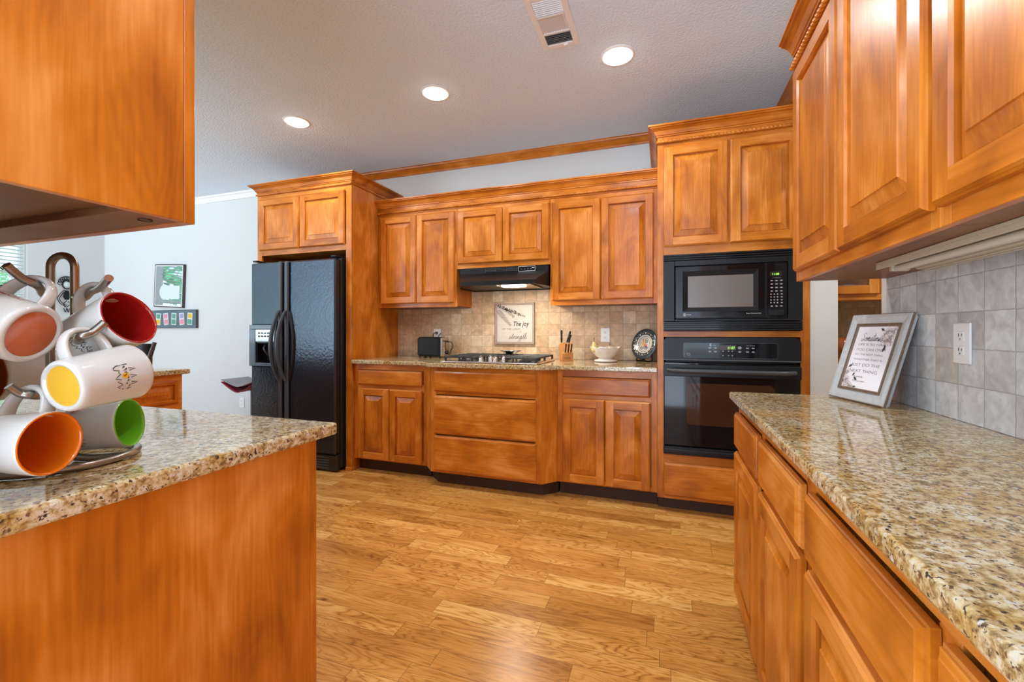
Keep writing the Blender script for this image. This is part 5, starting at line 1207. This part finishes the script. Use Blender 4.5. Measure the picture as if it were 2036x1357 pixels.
for k in range(9):
    a = PI*(.02+k*.12); cx_, cz_ = math.cos(a)*.062, .140+math.sin(a)*.07
    wire([(cx_+.022*math.cos(b_), cz_+.022*math.sin(b_)) for b_ in [a+PI+2*PI*j/8 for j in range(9)]], .0042)
wire([(-.02, .07), (-.06, .02), (-.085, -.04), (-.06, -.10), (-.01, -.13)]); wire([(-.005, .06), (-.04, .02), (-.068, -.04), (-.045, -.09), (0, -.12)])
wire([(.02, .07), (.05, .03), (.075, -.02), (.078, -.07)]); wire([(0, -.06), (-.03, -.10), (-.01, -.14), (.03, -.10), (.01, -.07)])
wire([(-.03, -.15), (-.015, -.20), (0, -.15), (.012, -.20), (.025, -.15), (.03, -.20)])
poly(mb, [(-.02, .06), (.02, .06), (.035, -.01), (.02, -.05), (-.02, -.05), (-.035, -.01)], lambda a, b_: G(a, b_, .018)); mb.build('wire_body', 'black_satin', t)
mb = MB(); mb.ball(G(0, .130, .016), .010, .034, .042, 0); mb.build('face', 'mat_pale', t)
# chandelier
cx0, cy0 = -5.345, 1.87
t = thing('chandelier', 'dark wire chandelier with glass shades over the breakfast table, mostly hidden', 'chandelier', (cx0, cy0, 1.6))
mb = MB(); mb.tube([(cx0, cy0, 1.56), (cx0, cy0, CEIL-.001)], .010, 8); mb.build('stem', 'black_satin', t)
for k in range(5):
    a = 2*PI*k/5; mb = MB(); c_, s_ = math.cos(a), math.sin(a)
    mb.tube([(cx0, cy0, 1.80), (cx0+.10*c_, cy0+.10*s_, 1.74), (cx0+.20*c_, cy0+.20*s_, 1.655)], .006, 6); ar = mb.build('arm', 'black_satin', t)
    mb = MB(); mb.lathe([(.045, 1.52), (.068, 1.56), (.062, 1.61), (.02, 1.65), (.02, 1.645), (.058, 1.605), (.063, 1.56), (.041, 1.522)], Matrix.Translation((cx0+.20*c_, cy0+.20*s_, 0)), 20); mb.build('shade', 'clear_glass', ar)
    mb = MB(); mb.lathe([(.047, 1.518), (.047, 1.524), (.041, 1.524), (.041, 1.518), (.047, 1.518)], Matrix.Translation((cx0+.20*c_, cy0+.20*s_, 0)), 20); mb.build('shade_rim', 'black_satin', ar)

# ------------------------------------------------------------ mug tree and mugs
def W(x, y, z): return Vector((x*CA-z*SA, x*SA+z*CA, H+y))     # metres right / up / ahead of the spot where the photographer stood
def Dv(x, y, z): return Vector((x*CA-z*SA, x*SA+z*CA, y))
ZM = .9025; rw = .0062
pc = W(-.7925, 0, .767); dirL = Dv(1, 0, 0)
t = thing('mug_tree', 'brushed metal mug tree with hooked arms on the granite counter', 'mug rack', (pc.x, pc.y, ZM))
mb = MB(); s_ = .0215; zt = H+.1345
pts = [pc-dirL*s_+Vector((0, 0, ZM+rw-pc.z)), pc-dirL*s_+Vector((0, 0, zt-s_-pc.z))]
for k in range(1, 12): a = PI-PI*k/12; pts.append(pc+dirL*(s_*math.cos(a))+Vector((0, 0, zt-s_+s_*math.sin(a)-pc.z)))
pts += [pc+dirL*s_+Vector((0, 0, zt-s_-pc.z)), pc+dirL*s_+Vector((0, 0, ZM+rw-pc.z))]
mb.tube(pts, rw, 12); mb.build('pole_loop', 'brushed_nickel', t)
mb = MB(); cb_ = Vector((-1.0, .462, ZM+rw+.0003)); R_ = .101
mb.tube([cb_+Vector((R_*math.cos(a), R_*math.sin(a), 0)) for a in [2*PI*k/48 for k in range(48)]], rw, 12, closed=True)
p0 = pc-dirL*s_; p1 = pc+dirL*s_
for p_, e in ((p1, cb_+Vector((R_*math.cos(.45), R_*math.sin(.45), 0))), (p0, cb_+Vector((R_*math.cos(3.6), R_*math.sin(3.6), 0)))):
    mb.tube([(p_.x, p_.y, ZM+rw+.0003), ((p_.x+e.x)/2, (p_.y+e.y)/2-.012, ZM+rw+.0003), tuple(e)], rw, 10)
mb.build('base_ring', 'brushed_nickel', t)
MUGR, MUGH = .0435, .100
def mug(label, O, n, glaze, arm=True, decal=None, R=MUGR, Hh=MUGH, tip=None, lift=.0, roll=0.0, tap=.84):
    O = W(*O); n = Dv(*n).normalized(); u = Vector((0, 0, 1)); u = (u-n*u.dot(n)).normalized(); u = Matrix.Rotation(roll, 3, n) @ u; v = n.cross(u)
    Mx = Matrix((u, v, n)).transposed().to_4x4(); Mx.translation = O
    t = thing('mug', label, 'mug', tuple(O), Mx.to_euler(), group='mugs hanging on the mug tree'); bpy_update(t)
    B_ = R*tap; mb = MB(); mb.lathe([(0, -Hh+.003), (B_*.78, -Hh+.003), (B_*.82, -Hh), (B_*.92, -Hh), (B_*.99, -Hh+.004), (B_+(R-B_)*.10, -Hh+.012), (R, -.006), (R, -.003), (R-.0008, -.0014)], None, 48, 0)
    mb.build('mug_body', 'ceramic_white', t, True)
    mb = MB(); mb.lathe([(R-.0008, -.0014), (R-.0018, 0), (R-.0034, -.0012), (R-.0044, -.006), (B_-.0035, -Hh+.02), (B_-.010, -Hh+.010), (0, -Hh+.008)], None, 48, 0); mb.build('inner_glaze', glaze, t, True)
    if decal != 'nobase': mb = MB(); mb.lathe([(B_*.775, -Hh+.0028), (B_*.5, -Hh+.0024), (0, -Hh+.0024)], None, 40, 0); mb.build('base_glaze', glaze, t, True)
    mb = MB(); z0, z1 = -Hh*.80, -Hh*.22; zc, hz = (z0+z1)/2, (z1-z0)/2; P = []
    for k in range(21):
        a = -PI/2+PI*k/20; P.append((R-.007+.040*max(0, math.cos(a))**.75, 0, zc+hz*math.sin(a)*(1.0)))
    rg = []
    for i, p in enumerate(P):
        a = Vector(P[min(i+1, 20)])-Vector(P[max(i-1, 0)]); a.normalize(); sd = Vector((0, 1, 0)); o2 = a.cross(sd); w_ = .0075+.003*abs(i-10)/10
        rg.append([Vector(p)+sd*(w_*math.cos(b_))+o2*(.0048*math.sin(b_)) for b_ in [2*PI*j/12 for j in range(12)]])
    mb.loft(rg, 0, 0, True, True, True, True); mb.build('handle', 'ceramic_white', t, True)
    hole = Mx @ Vector((R+.0225-lift, 0, zc))
    return Mx, t, hole
def arm(hole, tip, sgn):
    st = pc+dirL*(s_*sgn); st = Vector((st.x, st.y, hole.z-.004)); d = hole-st
    tip = W(*tip); mb = MB(); c = [st, st+d*.35+Vector((0, 0, -.006)), st+d*.7+Vector((0, 0, -.006)), hole, hole+(tip-hole)*.5+Vector((0, 0, -.004)), tip]
    P = []
    for i in range(len(c)-1):
        q0 = c[max(i-1, 0)]; q1 = c[i]; q2 = c[i+1]; q3 = c[min(i+2, len(c)-1)]
        for k in range(6): x = k/6; P.append(.5*((2*q1)+(-q0+q2)*x+(2*q0-5*q1+4*q2-q3)*x*x+(-q0+3*q1-3*q2+q3)*x**3))
    P.append(c[-1]); mb.tube(P, .0056, 12); mb.build('arm', 'brushed_nickel', bpy.data.objects['mug_tree'])
def uv(u, v, z): return ((u-1018)/865*z, (660-v)/865*z, z)
Mx, tA, hA = mug('white mug with an orange inside, lowest on the mug tree, mouth facing out', (-.634, -.154, .600), (1, 0, -.03), 'glaze_orange', roll=-.30); arm(hA, uv(17, 768, .60), -1)
Mx, tB, hB = mug('white mug with a green inside, lowest on the mug tree by the counter corner', (-.701, -.1665, .800), (.965, .12, .21), 'glaze_green', R=.044)
mb = MB(); rnd = random.Random(8)
def on_mug(R, tap=.84, Hh=.1):
    def f(a, b_):
        r = R*(tap+(1-tap)*(Hh+b_)/Hh)+.0006; return Vector((r*math.cos(a/R), r*math.sin(a/R), b_))
    return f
def toward(Mx, a, R, z):
    """the side of the mug a print sits on: +a or -a round from the handle, whichever faces the aisle"""
    best = max((a, -a), key=lambda q: (Mx.to_3x3() @ Vector((math.cos(q/R), math.sin(q/R), 0))).dot(Vector((0, 0, H))-(Mx @ Vector((0, 0, z)))))
    return best
def doodle(cx_, cz_, R, s=1.0, heart=True, sh=(.84, .1)):
    mb = MB(); g0 = on_mug(R, *sh); f = lambda a, b_: g0(cx_+(b_-cz_), cz_-(a-cx_)); rr = .0006
    ribbon(mb, [(cx_-.004*s, cz_-.018*s), (cx_+.005*s, cz_-.018*s), (cx_+.006*s, cz_+.018*s), (cx_-.004*s, cz_+.018*s), (cx_-.004*s, cz_-.018*s)], f, rr)
    for k in range(9):
        z = cz_+(-.016+.004*k)*s; ribbon(mb, [(cx_+rnd.uniform(-.004, .002)*s, z), (cx_+rnd.uniform(-.002, .004)*s, z+.003*s), (cx_+rnd.uniform(-.003, .005)*s, z+.001*s)], f, rr)
    for k in range(3): z = cz_+(-.012+.010*k)*s; ribbon(mb, [(cx_-.004*s, z), (cx_-.012*s, z+.003*s), (cx_-.004*s, z+.004*s)], f, rr)
    P = [(cx_+.006*s, cz_-.018*s)]
    for k in range(14): P.append((cx_+(.010+rnd.uniform(-.004, .005))*s, cz_+(-.018+.0026*k)*s))
    ribbon(mb, P, f, rr)
    if heart: poly(mb, circ(cx_+.002*s, cz_-.002*s, .0042*s, n=8), f, 1)
    return mb
Rg = math.radians
doodle(toward(Mx, .085, .044, -.05), -.060, .044, .9, False).build('doodle_print', ['ink', 'heart_yellow'], tB, True)
Mx, tC, hC = mug('white mug with a yellow base and doodle print, middle tier of the mug tree', (-.606, -.0626, .693), (.15, .135, .95), 'glaze_yellow', R=.0430, Hh=.096, roll=-.33, tap=.86); arm(hC, uv(209, 641, .655), 1)
doodle(toward(Mx, .080, .0430, -.05), -.040, .0430, 1.1, True, (.86, .096)).build('doodle_print', ['ink', 'heart_yellow'], tC, True)
Mx, tD, hD = mug('white mug with a dark red inside, top tier of the mug tree', uv(260, 631, .705), (.917, .39, -.088), 'glaze_red', R=.0455, Hh=.104, roll=-.05); arm(hD, uv(217, 553, .66), 1)
doodle(toward(Mx, .099, .0455, -.05), -.060, .0455, .9, False, (.84, .104)).build('doodle_print', ['ink', 'heart_yellow'], tD, True)
b0 = uv(67, 666, .605); nE = (-.954, .30, -.02)
Mx, tE, hE = mug('white mug with a clay-red base turned outward, top tier of the mug tree', tuple(b0[i]+nE[i]*.100 for i in range(3)), nE, 'glaze_clay', R=.0455, roll=.50, tap=.92); arm(hE, uv(12, 527, .60), -1)
mb = MB(); ax_ = toward(Mx, .030, .0455, -.05); sg_ = 1 if ax_ > 0 else -1; fm2 = on_mug(.0455, .92); put_text(mb, 'LADOR', lambda a, b_: fm2(ax_-sg_*(b_), -.058+sg_*a*(-1)), 0, 0, width=.036, height=.006, align='c')
mb.build('lettering', 'ink_red', tE, True)
Mx, tF, hF = mug('white mug with a brown-orange inside behind the others, middle tier of the mug tree', uv(-20, 750, .765), (-.22, .02, -.97), 'glaze_brown', R=.0435)
arm(hF, uv(-60, 690, .80), -1); arm(hB, (-.748, -.086, .850), 1)
